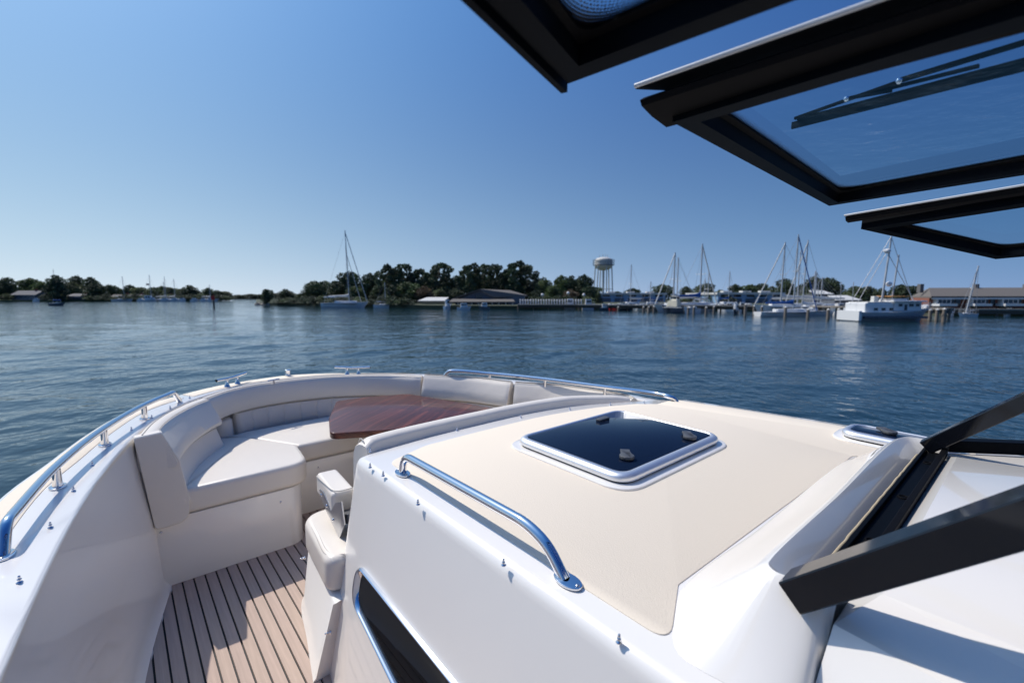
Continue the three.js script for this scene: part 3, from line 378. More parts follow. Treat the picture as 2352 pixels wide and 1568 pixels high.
// --- townhouses
{ const s = onWater(2240, 722), o = stand(s, 'townhouse_row', 'brick townhouse row with grey roof and white bay windows', 'building', null, 0.04), m = s.m, X = (px) => ((px - 1176) / 0.963 + 1176 - 2240) * m, Y = (py) => s.h(py), x0 = X(2138), x1 = X(2560), e = Y(684), D = 9;
  mesh('wall', loft([0, e].map((y) => [V(x0, y, -3), V(x1, y, -3), V(x1, y, -12), V(x0 + 5.6, y, -12)]), true, true, 0.3), M.brick, o);
  const roofq = [V(x0 - 0.3, e, -2.4), V(x1, e, -2.4), V(x1, Y(661), -7.5), V(x0 + 4.2, Y(662.5), -7.5)]; mesh('roof', loft([roofq, roofq.map((p) => p.clone().add(V(0, 0.25, 0)))], true, true, 0.3), M.sandRoof, o);
  const side = [V(x0 - 0.3, e, -2.4), V(x0 + 4.2, Y(662.5), -7.5), V(x0 + 6.0, e, -12.5)]; mesh('roof_hip', loft([side, side.map((p) => p.clone().add(V(0, 0.2, 0)))], true, true, 0.3), M.sandRoof, o);
  for (const [a, b] of [[2147, 2180], [2230, 2262], [2302, 2340], [2384, 2420], [2460, 2496]]) { const bay = mesh('bay_window', box(X(b) - X(a), Y(686) - Y(700), 1.0, (X(a) + X(b)) / 2, (Y(686) + Y(700)) / 2, -2.8), M.offwhite, o); for (let k = 0; k < 3; k++) mesh('pane', box((X(b) - X(a)) * 0.24, (Y(686) - Y(700)) * 0.6, 0.08, X(a) + (X(b) - X(a)) * (0.2 + 0.3 * k), (Y(687) + Y(698)) / 2, -2.29), M.glassDark, bay); mesh('balcony', box(X(b) - X(a) + 0.6, 0.35, 1.6, (X(a) + X(b)) / 2, Y(700.5), -2.4), M.white, o); const door = mesh('patio_door', box((X(b) - X(a)) * 0.8, 1.9, 0.1, (X(a) + X(b)) / 2, 1.55, -2.97), M.glassDark, o); }
  for (const px of [2192, 2206, 2272, 2290, 2352, 2372]) mesh('window', box(0.8, 1.3, 0.08, X(px), Y(692), -2.97), M.glassDark, o);
  for (const px of [2180, 2320, 2450]) mesh('chimney', box(0.6, 1.4, 0.6, X(px), Y(660), -7.5), M.greyRoof, o);
  mesh('soffit', box(x1 - x0, 0.22, 0.3, (x0 + x1) / 2, e - 0.1, -2.5), M.white, o); }
// --- piers, pilings, bulkheads
M.plankOld = std([0.26, 0.23, 0.19], 0.9);
function pier(p0, p1, h, w, label) { const a = onWater(...p0), b = onWater(...p1), o = group('pier'); tag(o, label, 'pier', 'marina piers'); mesh('deck', beam(a.p.clone().setY(WATER + h), b.p.clone().setY(WATER + h), w, 0.22), M.plankOld, o); const L = a.p.distanceTo(b.p), n = Math.max(3, Math.round(L / 3.2)); for (let k = 0; k <= n; k++) { const q = a.p.clone().lerp(b.p, k / n); mesh('post', cyl(0.15, 0.13, h + 0.6, q.x, WATER - 0.5, q.z, 8), M.pileM, o); } mesh('skirt', beam(a.p.clone().setY(WATER + h - 0.35), b.p.clone().setY(WATER + h - 0.35), w * 0.6, 0.4), M.bulkhead, o); return o; }
pier([1190, 711], [1330, 711.5], 1.0, 2.2, 'low grey pier running from the clubhouse toward the water tower');
pier([1330, 712], [1560, 714.5], 1.0, 2.2, 'long marina pier in front of the blue shed');
pier([1560, 716], [1760, 719.5], 1.1, 2.2, 'marina pier between the motor yacht and the sailboats');
pier([1870, 722], [2180, 733], 1.2, 2.0, 'pier behind the trawler with tall piles');
pier([2165, 725.5], [2420, 727.5], 0.9, 1.0, 'timber bulkhead in front of the townhouses');
for (const [px, py, top] of [[1712, 725.5, 699], [1750, 722, 704], [1804, 729.5, 706], [1856, 731, 711], [1902, 733, 711], [1926, 733, 710], [1981, 737, 713], [2038, 738, 712], [1581, 721, 706], [1594, 722, 705], [1622, 722, 706], [1478, 717, 705], [1490, 718, 705], [1502, 718, 704], [2136, 735, 712], [2152, 736, 711], [2168, 739, 710], [1640, 719, 704], [1420, 714, 705], [1732, 723, 703], [1950, 733, 712]]) { const s = onWater(px, py), o = stand(s, 'mooring_pile', 'weathered grey wooden mooring pile standing in the marina water', 'pile', 'mooring piles'); mesh('shaft', cyl(0.19, 0.16, s.h(top) + 0.6, 0, -0.6, 0, 10), M.woodOld, o); mesh('pile_cap', new THREE.ConeGeometry(0.19, 0.16, 10).translate(0, s.h(top) + 0.08, 0), M.offwhite, o); }
{ const s0 = onWater(1195, 710.4), s1 = onWater(1335, 711.2); for (let k = 0; k < 24; k++) { const q = s0.p.clone().lerp(s1.p, k / 23), o = mesh('rail_bollard', joined([cyl(0.12, 0.12, 0.75, 0, 0, 0, 8), new THREE.SphereGeometry(0.17, 8, 6).translate(0, 0.8, 0)]), M.white, scene); o.position.copy(q).setY(WATER + 1.1); tag(o, 'short white bollard in the row along the low pier', 'bollard', 'white bollards of the pier'); } }
for (const [px, top] of [[1305, 673], [1246, 677], [1341, 677]]) { const s = atDepth(px, 104), o = stand(s, 'dock_lamp', 'slim dock lamp post with a pale round head', 'lamp post', 'dock lamps'); mesh('pole', cyl(0.08, 0.06, s.h(top), 0, 0, 0, 8), M.wire, o); mesh('lamp_head', new THREE.SphereGeometry(0.35, 12, 8).translate(0, s.h(top), 0), M.white, o); }
// --- boats of the marina
const W = (px, py) => onWater(px, py);
{ const s = W(1028, 710); cruiser(s, 26 * s.m, { tower: s.h(681) - 2.6, F: 0.7, cabinH: 1.3 }, 'white fishing boat with a tall tower beside the white canopy', 'marina motorboats', 1.1); }
{ const s = W(1066, 711); cruiser(s, 32 * s.m, { F: 0.5, cabinH: 0.8 }, 'low white runabout in front of the clubhouse porch', 'marina motorboats'); }
{ const s = W(1112, 711); cruiser(s, 26 * s.m, { F: 0.6, cabinH: 0.8, hull: M.greyHull, flip: true }, 'small grey skiff in front of the clubhouse', 'marina motorboats'); }
{ const s = W(1308, 711); cruiser(s, 26 * s.m, { F: 0.9, cabinH: 1.3, flip: true }, 'small white cabin boat at the low pier by the dock lamp', 'marina motorboats'); }
{ const s = W(1352, 711); cruiser(s, 30 * s.m, { F: 0.9, cabinH: 1.2 }, 'white cabin boat at the foot of the water tower', 'marina motorboats'); }
{ const r = rng(44); for (let k = 0; k < 16; k++) { const px = 1385 + k * 12.5 + r() * 5, s = atDepth(px, 84 + r() * 8); cruiser(s, (20 + r() * 12) * s.m, { F: 0.4 + r() * 0.25, cabinH: 0.35 + r() * 0.5, flip: r() > 0.5, hull: [M.hullWhite, M.hullWhite, M.navy, M.greyHull, M.red][Math.floor(r() * 5)], windows: 2 }, 'small motorboat in the crowded row before the blue shed', 'boats before the blue shed', (r() - 0.5) * 2.4); } }
{ const s = W(1546, 718.5); cruiser(s, 62 * s.m, { F: 14 * s.m, cabinH: 13 * s.m, hull: M.navy, fly: true, windows: 4, cabin: M.creamHull, mast: 2 }, 'motor yacht with dark blue hull and cream flybridge', 'marina motorboats', 2.2); }
{ const s = W(1588, 720); cruiser(s, 46 * s.m, { F: 12 * s.m, cabinH: 4 * s.m, flip: true }, 'white sport boat with its raised bow beside the motor yacht', 'marina motorboats', 0.4); }
{ const s = W(1690, 721); cruiser(s, 34 * s.m, { F: 9 * s.m, cabinH: 14 * s.m, hull: M.navy, windows: 2, flip: true }, 'rounded white cabin boat with dark hull below the blue shed', 'marina motorboats', 0.9); }
{ const r = rng(45); for (let k = 0; k < 9; k++) { const px = 1600 + k * 15 + r() * 6, s = atDepth(px, 78 + r() * 9); cruiser(s, (22 + r() * 12) * s.m, { F: 0.5 + r() * 0.3, cabinH: 0.4 + r() * 0.6, flip: r() > 0.5, windows: 2 }, 'white boat packed among the piles before the second shed', 'boats before the second shed', (r() - 0.5) * 2.2); } }
for (const [px, d, top, L] of [[1453, 105, 607, 8], [1555, 80, 580, 11], [1562, 86, 591, 10], [1600, 82, 559, 12], [1621, 90, 625, 8], [1670, 110, 622, 8], [1498, 110, 646, 7], [1614, 95, 640, 7]]) { const s = atDepth(px, d); sailboat(s, L, s.h(top), { cover: px % 2 ? M.offwhite : M.blueCanvas, F: 1.0, furl: px === 1555 || px === 1600, flip: px < 1570, rake: 0.008 }, 'bare masted sailboat among the marina berths before the sheds', 'sailboats before the sheds', 0.5); }
{ const s = W(1810, 726); sailboat(s, 140 * s.m, s.h(538), { cover: M.blueCanvas, F: 10 * s.m, furl: true, furlM: M.blueCanvas, hull: M.hullWhite, rake: 0.012 }, 'white sailboat with a bright blue sail cover at the pile berth', 'marina sailboats'); }
{ const s = W(1850, 724); sailboat(s, 110 * s.m, s.h(551), { cover: M.white, F: 10 * s.m, furl: true, flip: true, rake: 0.03 }, 'white sailboat with a white sail cover behind the blue covered one', 'marina sailboats'); }
{ const s = atDepth(1806, 70); sailboat(s, 10, s.h(556), { cover: M.offwhite, F: 1.1, furl: true, flip: true, rake: 0.02 }, 'sailboat with a pale furled jib beyond the blue covered sailboat', 'marina sailboats'); }
for (const [px, d, top] of [[1822, 75, 575], [1862, 75, 626], [1880, 72, 622], [1896, 78, 636]]) { const s = atDepth(px, d); sailboat(s, 9, s.h(top), { cover: M.offwhite, F: 1.0, flip: px > 1870, rake: 0.012 }, 'sailboat with a short bare mast behind the pier', 'sailboats behind the pier'); }
for (const [px, d, L, c] of [[1880, 66, 40, 10], [1932, 64, 44, 9], [1960, 62, 40, 8]]) { const s = atDepth(px, d); cruiser(s, L * s.m, { F: 1.1, cabinH: c * s.m, windows: 2, mast: 3 }, 'white cabin boat tied behind the pier piles', 'boats behind the pier', 0.3); }
// trawler
{ const s = W(2040, 737), o = stand(s, 'trawler_yacht', 'white trawler yacht with dark grey bow and tall mast at the pier', 'motorboat', 'marina motorboats'), m = s.m, X = (px) => (px - 2040) * m, Y = (py) => s.h(py), L = 182 * m, B = 4.0;
  mesh('hull', hullGeo(L, B, Y(716), 0.55, 1.1), M.trawlHull, o); const up = mesh('bulwark', hullGeo(L * 1.002, B * 1.01, Y(716) * 0.28, 0.9, 1.1), M.white, o); up.position.y = Y(716) * 0.75;
  mesh('stern_panel', box(0.3, Y(715), B * 0.8, -L / 2 + 0.05, Y(715) / 2 + 0.1, 0), M.white, o); mesh('boot_stripe', box(L * 0.75, 0.22, B * 0.97, -L * 0.08, Y(727), 0), M.navy, o);
  mesh('aft_cabin', box(X(2025) - X(1962), Y(695) - Y(717), B * 0.72, (X(2025) + X(1962)) / 2, (Y(695) + Y(717)) / 2, 0, 0.1), M.white, o); for (const px of [1986, 2003, 2020]) { const q = mesh('window', box(8.5 * m, 6 * m, 0.06, X(px), Y(709), B * 0.36 + 0.0), M.glassDark, o); mesh('window_frame', joined([box(9.5 * m, 0.05, 0.09, X(px), Y(709) + 3.2 * m, B * 0.36), box(9.5 * m, 0.05, 0.09, X(px), Y(709) - 3.2 * m, B * 0.36)]), M.offwhite, q); }
  mesh('pilothouse', box(X(2090) - X(2028), Y(692) - Y(714), B * 0.66, (X(2090) + X(2028)) / 2, (Y(692) + Y(714)) / 2, 0, 0.1), M.white, o); for (const [px, w] of [[2042, 8], [2054, 6], [2066, 10], [2080, 8]]) mesh('window', box(w * m, (px === 2054 ? 13 : 6) * m, 0.06, X(px), Y(px === 2054 ? 705 : 700), B * 0.33 + 0.0), M.glassDark, o);
  mesh('pilothouse_roof', box(X(2096) - X(2022), 0.14, B * 0.8, (X(2096) + X(2022)) / 2, Y(691.5), 0, 0.04), M.white, o); mesh('flybridge_awning', slab(roundPts([[X(2026), -1.1], [X(2066), -1.1], [X(2066), 1.1], [X(2026), 1.1]], 0.2), Y(681.5), Y(679), 0.04), M.orange, o); for (const px of [2028, 2064]) for (const z of [-1, 1]) stay(o, [X(px), Y(692), z], [X(px), Y(680), z], 0.03, 'awning_pole', M.mast); mesh('flybridge', box(X(2064) - X(2032), Y(685) - Y(692), 1.9, X(2048), (Y(685) + Y(692)) / 2, 0, 0.06), M.white, o);
  mesh('mast', bar(V(X(2022), Y(700), 0), V(X(2033), Y(542), 0), 0.11, 10, 0.08), M.mast, o); mesh('mizzen_mast', bar(V(X(2018), Y(695), 0.2), V(X(2027), Y(590), 0.2), 0.07), M.mast, o); mesh('derrick', bar(V(X(2045), Y(690), 0), V(X(2053), Y(585), 0), 0.07), M.mast, o);
  for (const [a, b] of [[[2033, 542], [1950, 700]], [[2027, 575], [1966, 698]], [[2033, 545], [2096, 698]], [[2027, 580], [2098, 694]]]) stay(o, [X(a[0]), Y(a[1]), 0], [X(b[0]), Y(b[1]), 0], 0.03, 'stay', M.mast);
  mesh('radar_dome', new THREE.SphereGeometry(0.32, 14, 10).scale(1, 0.8, 1).translate(X(2026), Y(576), 0), M.white, o); mesh('horn', new THREE.SphereGeometry(0.28, 12, 8).translate(X(2036), Y(652), 0), M.white, o);
  mesh('tender', loft([0, 0.3, 0.7, 1].map((t) => [0, 1, 2, 3, 4, 5].map((i) => { const R = 0.5 * Math.sin(Math.PI * (0.15 + 0.7 * t)); return V(X(2116) + t * 8 * m + Math.cos(i / 6 * 6.283) * R * 0.6, Y(711) + t * (Y(699) - Y(711)), Math.sin(i / 6 * 6.283) * R); })), true, true, 0.9), M.white, o); mesh('bow_pulpit', bar(V(L * 0.42, Y(712), 0), V(L * 0.53, Y(709), 0), 0.05), M.mast, o); for (let k = 0; k < 9; k++) mesh('stanchion', cyl(0.02, 0.02, 0.8, X(2088 + k * 5), Y(713 - k * 0.3), 1.2 - k * 0.11, 5), M.mast, o); stay(o, [X(2088), Y(705), 1.2], [X(2130), Y(702), 0.25], 0.02, 'rail', M.mast); mesh('funnel', box(0.5, 0.9, 0.5, X(2006), Y(690), 0, 0.05), M.offwhite, o); mesh('awning', box(X(2020) - X(1968), 0.1, B * 0.7, (X(2020) + X(1968)) / 2, Y(694), 0, 0.03), M.offwhite, o); }
{ const s = W(2222, 727); sailboat(s, 42 * s.m, s.h(610), { F: 7 * s.m, rake: 0.16, flip: true, cover: M.greyHull }, 'small white sailboat with leaning mast before the brick townhouses', 'marina sailboats'); }
for (const [px, L] of [[2316, 22], [2186, 20]]) { const s = W(px, 726.5); cruiser(s, L * s.m, { F: 0.5, cabinH: 0.5, windows: 2 }, 'small open skiff tied at the townhouse bulkhead', 'small craft at the bulkhead', 0.3); }
for (const [px, d, w, top, label] of [[1946, 80, 54, 690, 'grey boat shelter with a white awning beyond the pier'], [1890, 100, 40, 676, 'grey work shed behind the marina sailboats']]) { const s = atDepth(px, d), o = stand(s, 'marina_hut', label, 'hut', 'marina huts'), H = s.h(top), w2 = w * s.m; mesh('wall', box(w2, H, 4, 0, H / 2, -2), M.greySide, o); const q = [V(-w2 * 0.55, H, 0.6), V(w2 * 0.55, H, 0.6), V(w2 * 0.45, H + 0.8, -2.5), V(-w2 * 0.4, H + 0.8, -2.5)]; mesh('roof', loft([q, q.map((p) => p.clone().add(V(0, 0.12, 0)))], true, true, 0.3), M.paleRoof, o); mesh('window', box(1.2, 0.9, 0.06, 0.4, H * 0.6, 0.02), M.glassDark, o); }

// ------------------------------------------------------------------ the boat we stand on (boat axes: x to starboard, y up from the sole, -z to the bow)
const G = 0.88, T = 0.92;                          // heights of the gunwale and of the cabin top over the sole
const boat = onBoat(group('motorboat'));
tag(boat, 'white motorboat with open bow cockpit, beige nonskid cabin top and black framed windshield', 'motorboat');
const P = (name, geo, m, parent = boat) => mesh(name, geo, m, parent);

const sheer = curve([[-0.62, 2.6], [-0.60, 0.8], [-0.54, -0.8], [-0.47, -1.7], [-0.38, -2.55], [-0.29, -2.89], [-0.16, -3.37], [0.02, -3.82], [0.29, -4.13], [0.60, -4.36], [0.88, -4.46], [1.18, -4.5], [1.5, -4.38], [1.87, -4.10], [2.10, -3.92], [2.32, -3.70], [2.57, -3.36], [2.75, -3.0], [2.93, -2.66], [3.03, -2.3], [3.08, -1.95], [3.11, -1.68], [3.2, -1.2], [3.29, -0.71], [3.36, 0], [3.4, 2.6]], 150);
const inner = curve([[-0.30, 2.6], [-0.28, 0.0], [-0.22, -1.5], [-0.13, -2.35], [0.0, -3.02], [0.13, -3.45], [0.30, -3.82], [0.55, -4.1], [0.9, -4.27], [1.4, -4.25], [1.9, -4.02], [2.19, -3.68], [2.45, -3.32], [2.61, -2.95], [2.81, -2.64], [2.92, -2.28], [2.97, -1.95]], 110);
const front = curve([[0.83, -2.02], [1.2, -2.06], [1.5, -2.07], [1.97, -2.065], [2.35, -2.0], [2.6, -1.9], [2.99, -1.72]], 40);   // forward edge of the cabin top
// topsides, flared from the waterline to the gunwale
{
  const c = V(1.36, 0, 0), down = (p, k, y) => { const zz = Math.max(p.z, -4.5); return V(c.x + (p.x - c.x) * (1 - 0.16 * k), y, p.z + (zz < 0 ? 0.62 * k * Math.pow(-zz / 4.5, 2) : 0)); };
  const rings = [[0, G - 0.02], [0, G - 0.07], [0.12, G - 0.09], [0.25, G - 0.3], [0.6, G - 0.9], [1, G - 1.95]].map(([k, y]) => sheer.map((p) => down(p, k, y)));
  P('hull', loft(rings, false, false), M.gel);
}
// gunwale: one moulding round the bow, its inner edge turned down into the cockpit
P('gunwale', slab([...sheer, ...inner.slice().reverse()].map((p) => [p.x, p.z]), G - 0.05, G, 0.014), M.gel);
// beige nonskid strips on it
{
  const cut = (a, b) => sheer.filter((p) => p.z < a && p.x < b);
  const band = (pts, d0, d1) => { const A = offsetLine(pts, d0), B = offsetLine(pts, d1).reverse(); return [...A, ...B].map((p) => [p.x, p.z]); };
  const line = sheer.filter((p) => p.x < 0.3 && p.z < -0.2);
  P('nonskid_strip', slab(band(line, 0.02, 0.122), G - 0.004, G + 0.003, 0.0015), M.nonskid);
  const bow = sheer.filter((p) => p.x > 0.32 && p.x < 2.2 && p.z < -3.5), bi = inner.filter((p) => p.x > 0.40 && p.x < 2.12 && p.z < -3.7);
  P('nonskid_strip', slab([...offsetLine(bow, 0.022), ...offsetLine(bi, -0.045).reverse()].map((p) => [p.x, p.z]), G - 0.004, G + 0.003, 0.0015), M.nonskid);
}
// cockpit liner: port side, from the gunwale to the sole
{
  const top = curve([[-0.30, 2.6], [-0.28, 0.0], [-0.22, -1.5], [-0.13, -2.35], [0.008, -3.0], [0.065, -3.2]], 50);
  const bot = curve([[-0.16, 2.6], [-0.14, 0.0], [-0.10, -1.6], [-0.025, -2.38], [0.10, -2.98], [0.15, -3.2]], 50);
  const row = (k, y, d = 0) => top.map((p, i) => V(p.x + (bot[i].x - p.x) * k + d, y, p.z + (bot[i].z - p.z) * k));
  P('cockpit_liner', loft([row(0, G - 0.012, 0.002), row(0, G - 0.045, 0.004), row(0.22, 0.70), row(0.66, 0.42), row(0.9, 0.06), row(1, 0.02, 0.012), row(1, 0.0, 0.03)], false, false, 1.2), M.gel);
}
// sole: dark caulk with one plank beside the other
{
  const o = P('cockpit_sole', box(2.9, 0.04, 5.0, 1.2, -0.026, -1.6), M.caulk), w = 0.0545;
  const wood = [0, 1, 2, 3].map((k) => { const r = rng(60 + k), s = r() * 40; return std([0.56, 0.435, 0.37].map((c) => c * (0.98 + 0.035 * r())), 0.8, { map: texture(64, 512, (u, v) => { const n = 240 + 8 * noise.noise(u * 5 + s, v * 3, s) + 9 * noise.noise(u * 30, v * 10 + s, 2) + 5 * noise.noise(u * 4, v * 26, s); return [n, n - 3, n - 8]; }, true), bumpMap: rep(grainT, 0.3, 3), bumpScale: 0.0003 }); });
  const g = box(w - 0.0085, 0.012, 2.2); { const p = g.getAttribute('position'), uv = g.getAttribute('uv'); for (let i = 0; i < p.count; i++) uv.setXY(i, p.getX(i) / w + 0.5, p.getZ(i) / 2.2 + 0.5); }
  for (let k = -4; k < 27; k++) for (const z of [-2.9, -0.69]) { const q = mesh('plank', g, wood[(k * 7 + (z < -2 ? 1 : 3) + 70) % 4], o); q.position.set(0.1375 + (k + 0.5) * w, 0.0, z); }
}
// seat base round the bow: port bench and forward bench, one white moulding
{
  const base = roundPts([[0.02, -3.07, 0], [0.86, -3.07, 0.11], [0.94, -3.46, 0.03], [2.02, -3.46, 0.05], [2.15, -2.0, 0], [3.1, -2.0, 0], [2.9, -2.9, 0], [2.4, -3.7, 0], [1.9, -4.1, 0], [1.2, -4.35, 0], [0.6, -4.2, 0], [0.1, -3.6, 0]], 0.05);
  P('seat_base', slab(base, 0.002, 0.40, 0.006), M.gel);
  for (const [px, py] of [[369, 1222], [644, 1152]]) { const q = BZ(px, py, -3.075); P('snap_stud', cylZ(0.008, 0.012, q), M.chrome); }
  { const q = BZ(730, 1073, -3.466); P('snap_stud', cylZ(0.008, 0.012, q), M.chrome); }
}
function cylZ(r, h, q) { const g = new THREE.SphereGeometry(r, 12, 8); g.scale(1, 1, 0.8); g.translate(q.x, q.y, q.z + 0.004); return g; }

// ------------------------------------------------------------------ cabin
const cabinTop = [...[2.6, 1.2, 0.4, 0, -0.4, -0.8, -1.2, -1.6, -1.86].map((z) => [0.79, z]), ...roundPts([[0.79, -1.9, 0], [0.79, -2.02, 0.09], [0.95, -2.035, 0]], 0.09, 6).slice(1, -1), ...front.filter((p) => p.x > 0.95).map((p) => [p.x, p.z]), ...sheer.filter((p) => p.x > 2.9 && p.z > -1.66).map((p) => [p.x - 0.004, p.z])];
{
  const cen = [1.9, 0.2], inset = (k, y) => cabinTop.map(([x, z]) => { const port = x < 0.8, fr = z < -1.6; return V(x + (port ? k : x > 2.98 ? -k : (x < 0.96 ? k * 0.6 : 0)), y, z + (fr && z < -1.7 ? k : 0)); });
  const base = cabinTop.map(([x, z]) => V(x < 1.0 ? x - 0.235 + Math.max(0, (-z - 1.6)) * 0.16 : x, 0.0, z < -1.7 ? z + 0.06 : z));
  P('cabin', loft([base, inset(0, T - 0.045), inset(0.004, T - 0.026), inset(0.014, T - 0.01), inset(0.032, T)], true, true, 0.9), M.gel);
}
// beige nonskid on the cabin top, with the white border left free
{
  const a = [[0.885, -0.462, 0.04], [0.885, -1.84, 0.07], [1.13, -1.93, 0.3]], b = front.filter((p) => p.x > 1.2 && p.x < 2.72).map((p) => [p.x, p.z + 0.13 - 0.06 * Math.max(0, p.x - 2.3), 0]);
  const c = [[2.80, -1.66, 0.02], [3.02, -1.66, 0.02], [3.12, -1.2, 0], [3.2, -0.75, 0], [3.24, -0.12, 0.03], [2.70, -0.12, 0.02], [2.68, -0.51, 0.06], [1.09, -0.556, 0.03]];
  P('nonskid_panel', slab(roundPts([...a, ...b, ...c], 0.05), T - 0.004, T + 0.003, 0.0015), M.nonskid);
}
// the lower port flank runs on forward under the lounge seat
{
  const b = [[0.553, -1.887], [0.61, -2.16], [0.662, -2.426], [0.70, -2.50], [0.78, -2.53], [2.0, -2.53]], t = [[0.635, -1.887], [0.66, -2.16], [0.69, -2.40], [0.72, -2.46], [0.79, -2.48], [2.0, -2.48]];
  const bb = curve(b, 40), tt = curve(t, 40), close = (l, y) => [...l.map((p) => V(p.x, y, p.z)), V(2.0, y, -1.9), V(0.75, y, -1.9)];
  P('lounge_base', loft([close(bb.map((p) => V(p.x - 0.014, 0, p.z)), 0.0), close(bb.map((p) => V(p.x - 0.010, 0, p.z)), 0.014), close(bb, 0.02), close(tt, 0.325), close(tt.map((p) => V(p.x + 0.012, 0, p.z + 0.012)), 0.335)], true, true, 1.0), M.gel);
}
// long window in the cabin's flank
{
  const k = 0.268, face = (px, py) => { const d = ray(px, py).applyMatrix4(RBI), t = (0.79 - k * (T - 0.045 - 1.7)) / (d.x - k * d.y) - 0; return V(d.x, d.y, d.z).multiplyScalar((0.79 - k * (T - 0.045) + k * 1.7) / (d.x - k * d.y)).add(V(0, 1.7, 0)); };
  const a = face(826, 1303), b = face(1045, 1568), c = face(817, 1372), d = face(912, 1568);
  const ext = (p, q, z) => { const t = (z - p.z) / (q.z - p.z); return [z, p.y + (q.y - p.y) * t]; };
  const ring = roundPts([[a.z - 0.012, a.y + 0.012, 0.05], [...ext(a, b, -0.45), 0.1], [...ext(c, d, -0.5), 0.1], [c.z - 0.015, c.y - 0.01, 0.10]], 0.06, 8);
  const at = (z, y, off) => V(0.79 - k * (T - 0.045 - y) - off * 0.966, y + off * 0.26, z);
  const o = group('cabin_window', boat), cen = ring.reduce((s, p) => [s[0] + p[0] / ring.length, s[1] + p[1] / ring.length], [0, 0]);
  const scaled = (d0) => ring.map(([z, y]) => { const v = [cen[0] - z, cen[1] - y], L = Math.hypot(...v); return [z + v[0] / L * d0 * Math.min(1.2, 0.12 / Math.abs(v[1] / L + 1e-3) + 0.4) , y + v[1] / L * d0 * 1.6]; });
  const prof = [[-0.006, -0.004], [-0.004, 0.010], [0.006, 0.018], [0.020, 0.016], [0.032, 0.006], [0.034, -0.004]];
  mesh('window_frame', loft([...prof, prof[0]].map(([d0, off]) => scaled(d0).map(([z, y]) => at(z, y, off))), true, false, 1.2), M.chrome, o);
  const s = scaled(0.03), tri = THREE.ShapeUtils.triangulateShape(s.map((p) => new THREE.Vector2(...p)), []), g = new THREE.BufferGeometry(); g.setAttribute('position', new THREE.Float32BufferAttribute(s.flatMap(([z, y]) => at(z, y, 0.003).toArray()), 3)); g.setIndex(tri.flat()); g.computeVertexNormals();
  mesh('pane', uvBox(g), M.blackGlass, o);
}
// snap studs
const studG = new THREE.LatheGeometry([[0, 0], [0.0095, 0], [0.0095, 0.003], [0.0055, 0.005], [0.0045, 0.009], [0.0065, 0.011], [0.0065, 0.014], [0.003, 0.016], [0.0045, 0.021], [0.003, 0.025], [0, 0.026]].map((p) => new THREE.Vector2(...p)), 12);
for (const [px, py, y] of [[850, 1038, T], [850, 1074, T], [880, 1093, T], [960, 1159, T], [1157, 1298, T], [1422, 1475, T], [1049, 989, T], [1196, 959, T], [1309, 941, T], [1402, 930, T], [1480, 927, T], [44, 1338, G], [115, 1212, G], [168, 1128, G], [211, 1069, G], [252, 1023, G], [301, 988, G], [348, 960, G], [390, 938, G], [435, 915, G], [600, 882, G]]) {
  const o = P('snap_stud', studG, M.chrome); o.position.copy(BY(px, py, y)); o.scale.setScalar(0.82); }
for (const [px, py, x, y] of [[700, 1281, 0.70, 0], [759, 1452, 0.62, 0]]) { const q = BX(px, py, x), o = P('snap_stud', studG, M.chrome); o.position.copy(q); o.rotation.z = 1.35; }

// ------------------------------------------------------------------ deck hatch
function deckHatch(cx, cz, w, d, latches, hinge) {
  const o = group('deck_hatch', boat), rr = (k, r) => roundPts([[cx - w / 2 - k, cz - d / 2 - k], [cx + w / 2 + k, cz - d / 2 - k], [cx + w / 2 + k, cz + d / 2 + k], [cx - w / 2 - k, cz + d / 2 + k]], r, 10);
  mesh('flange', slab(rr(0.04, 0.13), T - 0.002, T + 0.012, 0.005), M.gel, o);
  mesh('gasket', slab(rr(-0.006, 0.085), T + 0.012, T + 0.020, 0.002), M.rubber, o);
  const prof = [[0, 0.020], [0.004, 0.030], [0.0, 0.042], [-0.012, 0.051], [-0.030, 0.0535], [-0.034, 0.050], [-0.034, 0.022]].reverse();
  mesh('hatch_frame', loft([...prof, prof[0]].map(([k, y]) => rr(k, 0.09 + k).map(([x, z]) => V(x, T + y, z))), true, false, 0.9), M.alu, o);
  mesh('pane', slab(rr(-0.036, 0.058), T + 0.030, T + 0.0515, 0.002), M.smoked, o);
  mesh('pane_edge', slab(rr(-0.034, 0.058), T + 0.028, T + 0.049, 0.001), M.rubber, o);
  const y = T + 0.0515;
  for (const [px, py, a] of latches) {       // latches: a round pad with a slotted handle
    const q = BY(px, py, y + 0.012), l = group('latch', o); l.position.set(q.x, y, q.z); l.rotation.y = a;
    const pts = []; for (let k = 0; k <= 20; k++) { const t = Math.PI * 0.28 + k / 20 * Math.PI * 1.44; pts.push([0.032 * Math.cos(t), 0.032 * Math.sin(t)]); } pts.push([0.050, -0.021], [0.076, -0.021], [0.076, 0.021], [0.050, 0.021]);
    const hole = [[0.040, -0.012], [0.040, 0.012], [0.052, 0.014], [0.052, -0.014]], hole2 = [[0.057, -0.014], [0.057, 0.014], [0.069, 0.014], [0.069, -0.014]];
    mesh('latch_pad', slab(pts, 0.004, 0.019, 0.003, [hole, hole2]), M.plastic, l);
    mesh('latch_foot', cyl(0.024, 0.024, 0.008, 0, 0, 0, 20), M.rubber, l);
  }
  if (!hinge) return o;
  const q = BY(1385, 964, y); mesh('hinge_pad', slab(roundPts([[q.x - 0.045, q.z - 0.016], [q.x + 0.045, q.z - 0.022], [q.x + 0.045, q.z + 0.016], [q.x - 0.045, q.z + 0.018]], 0.006), y, y + 0.012, 0.003), M.plastic, o); return o;
}
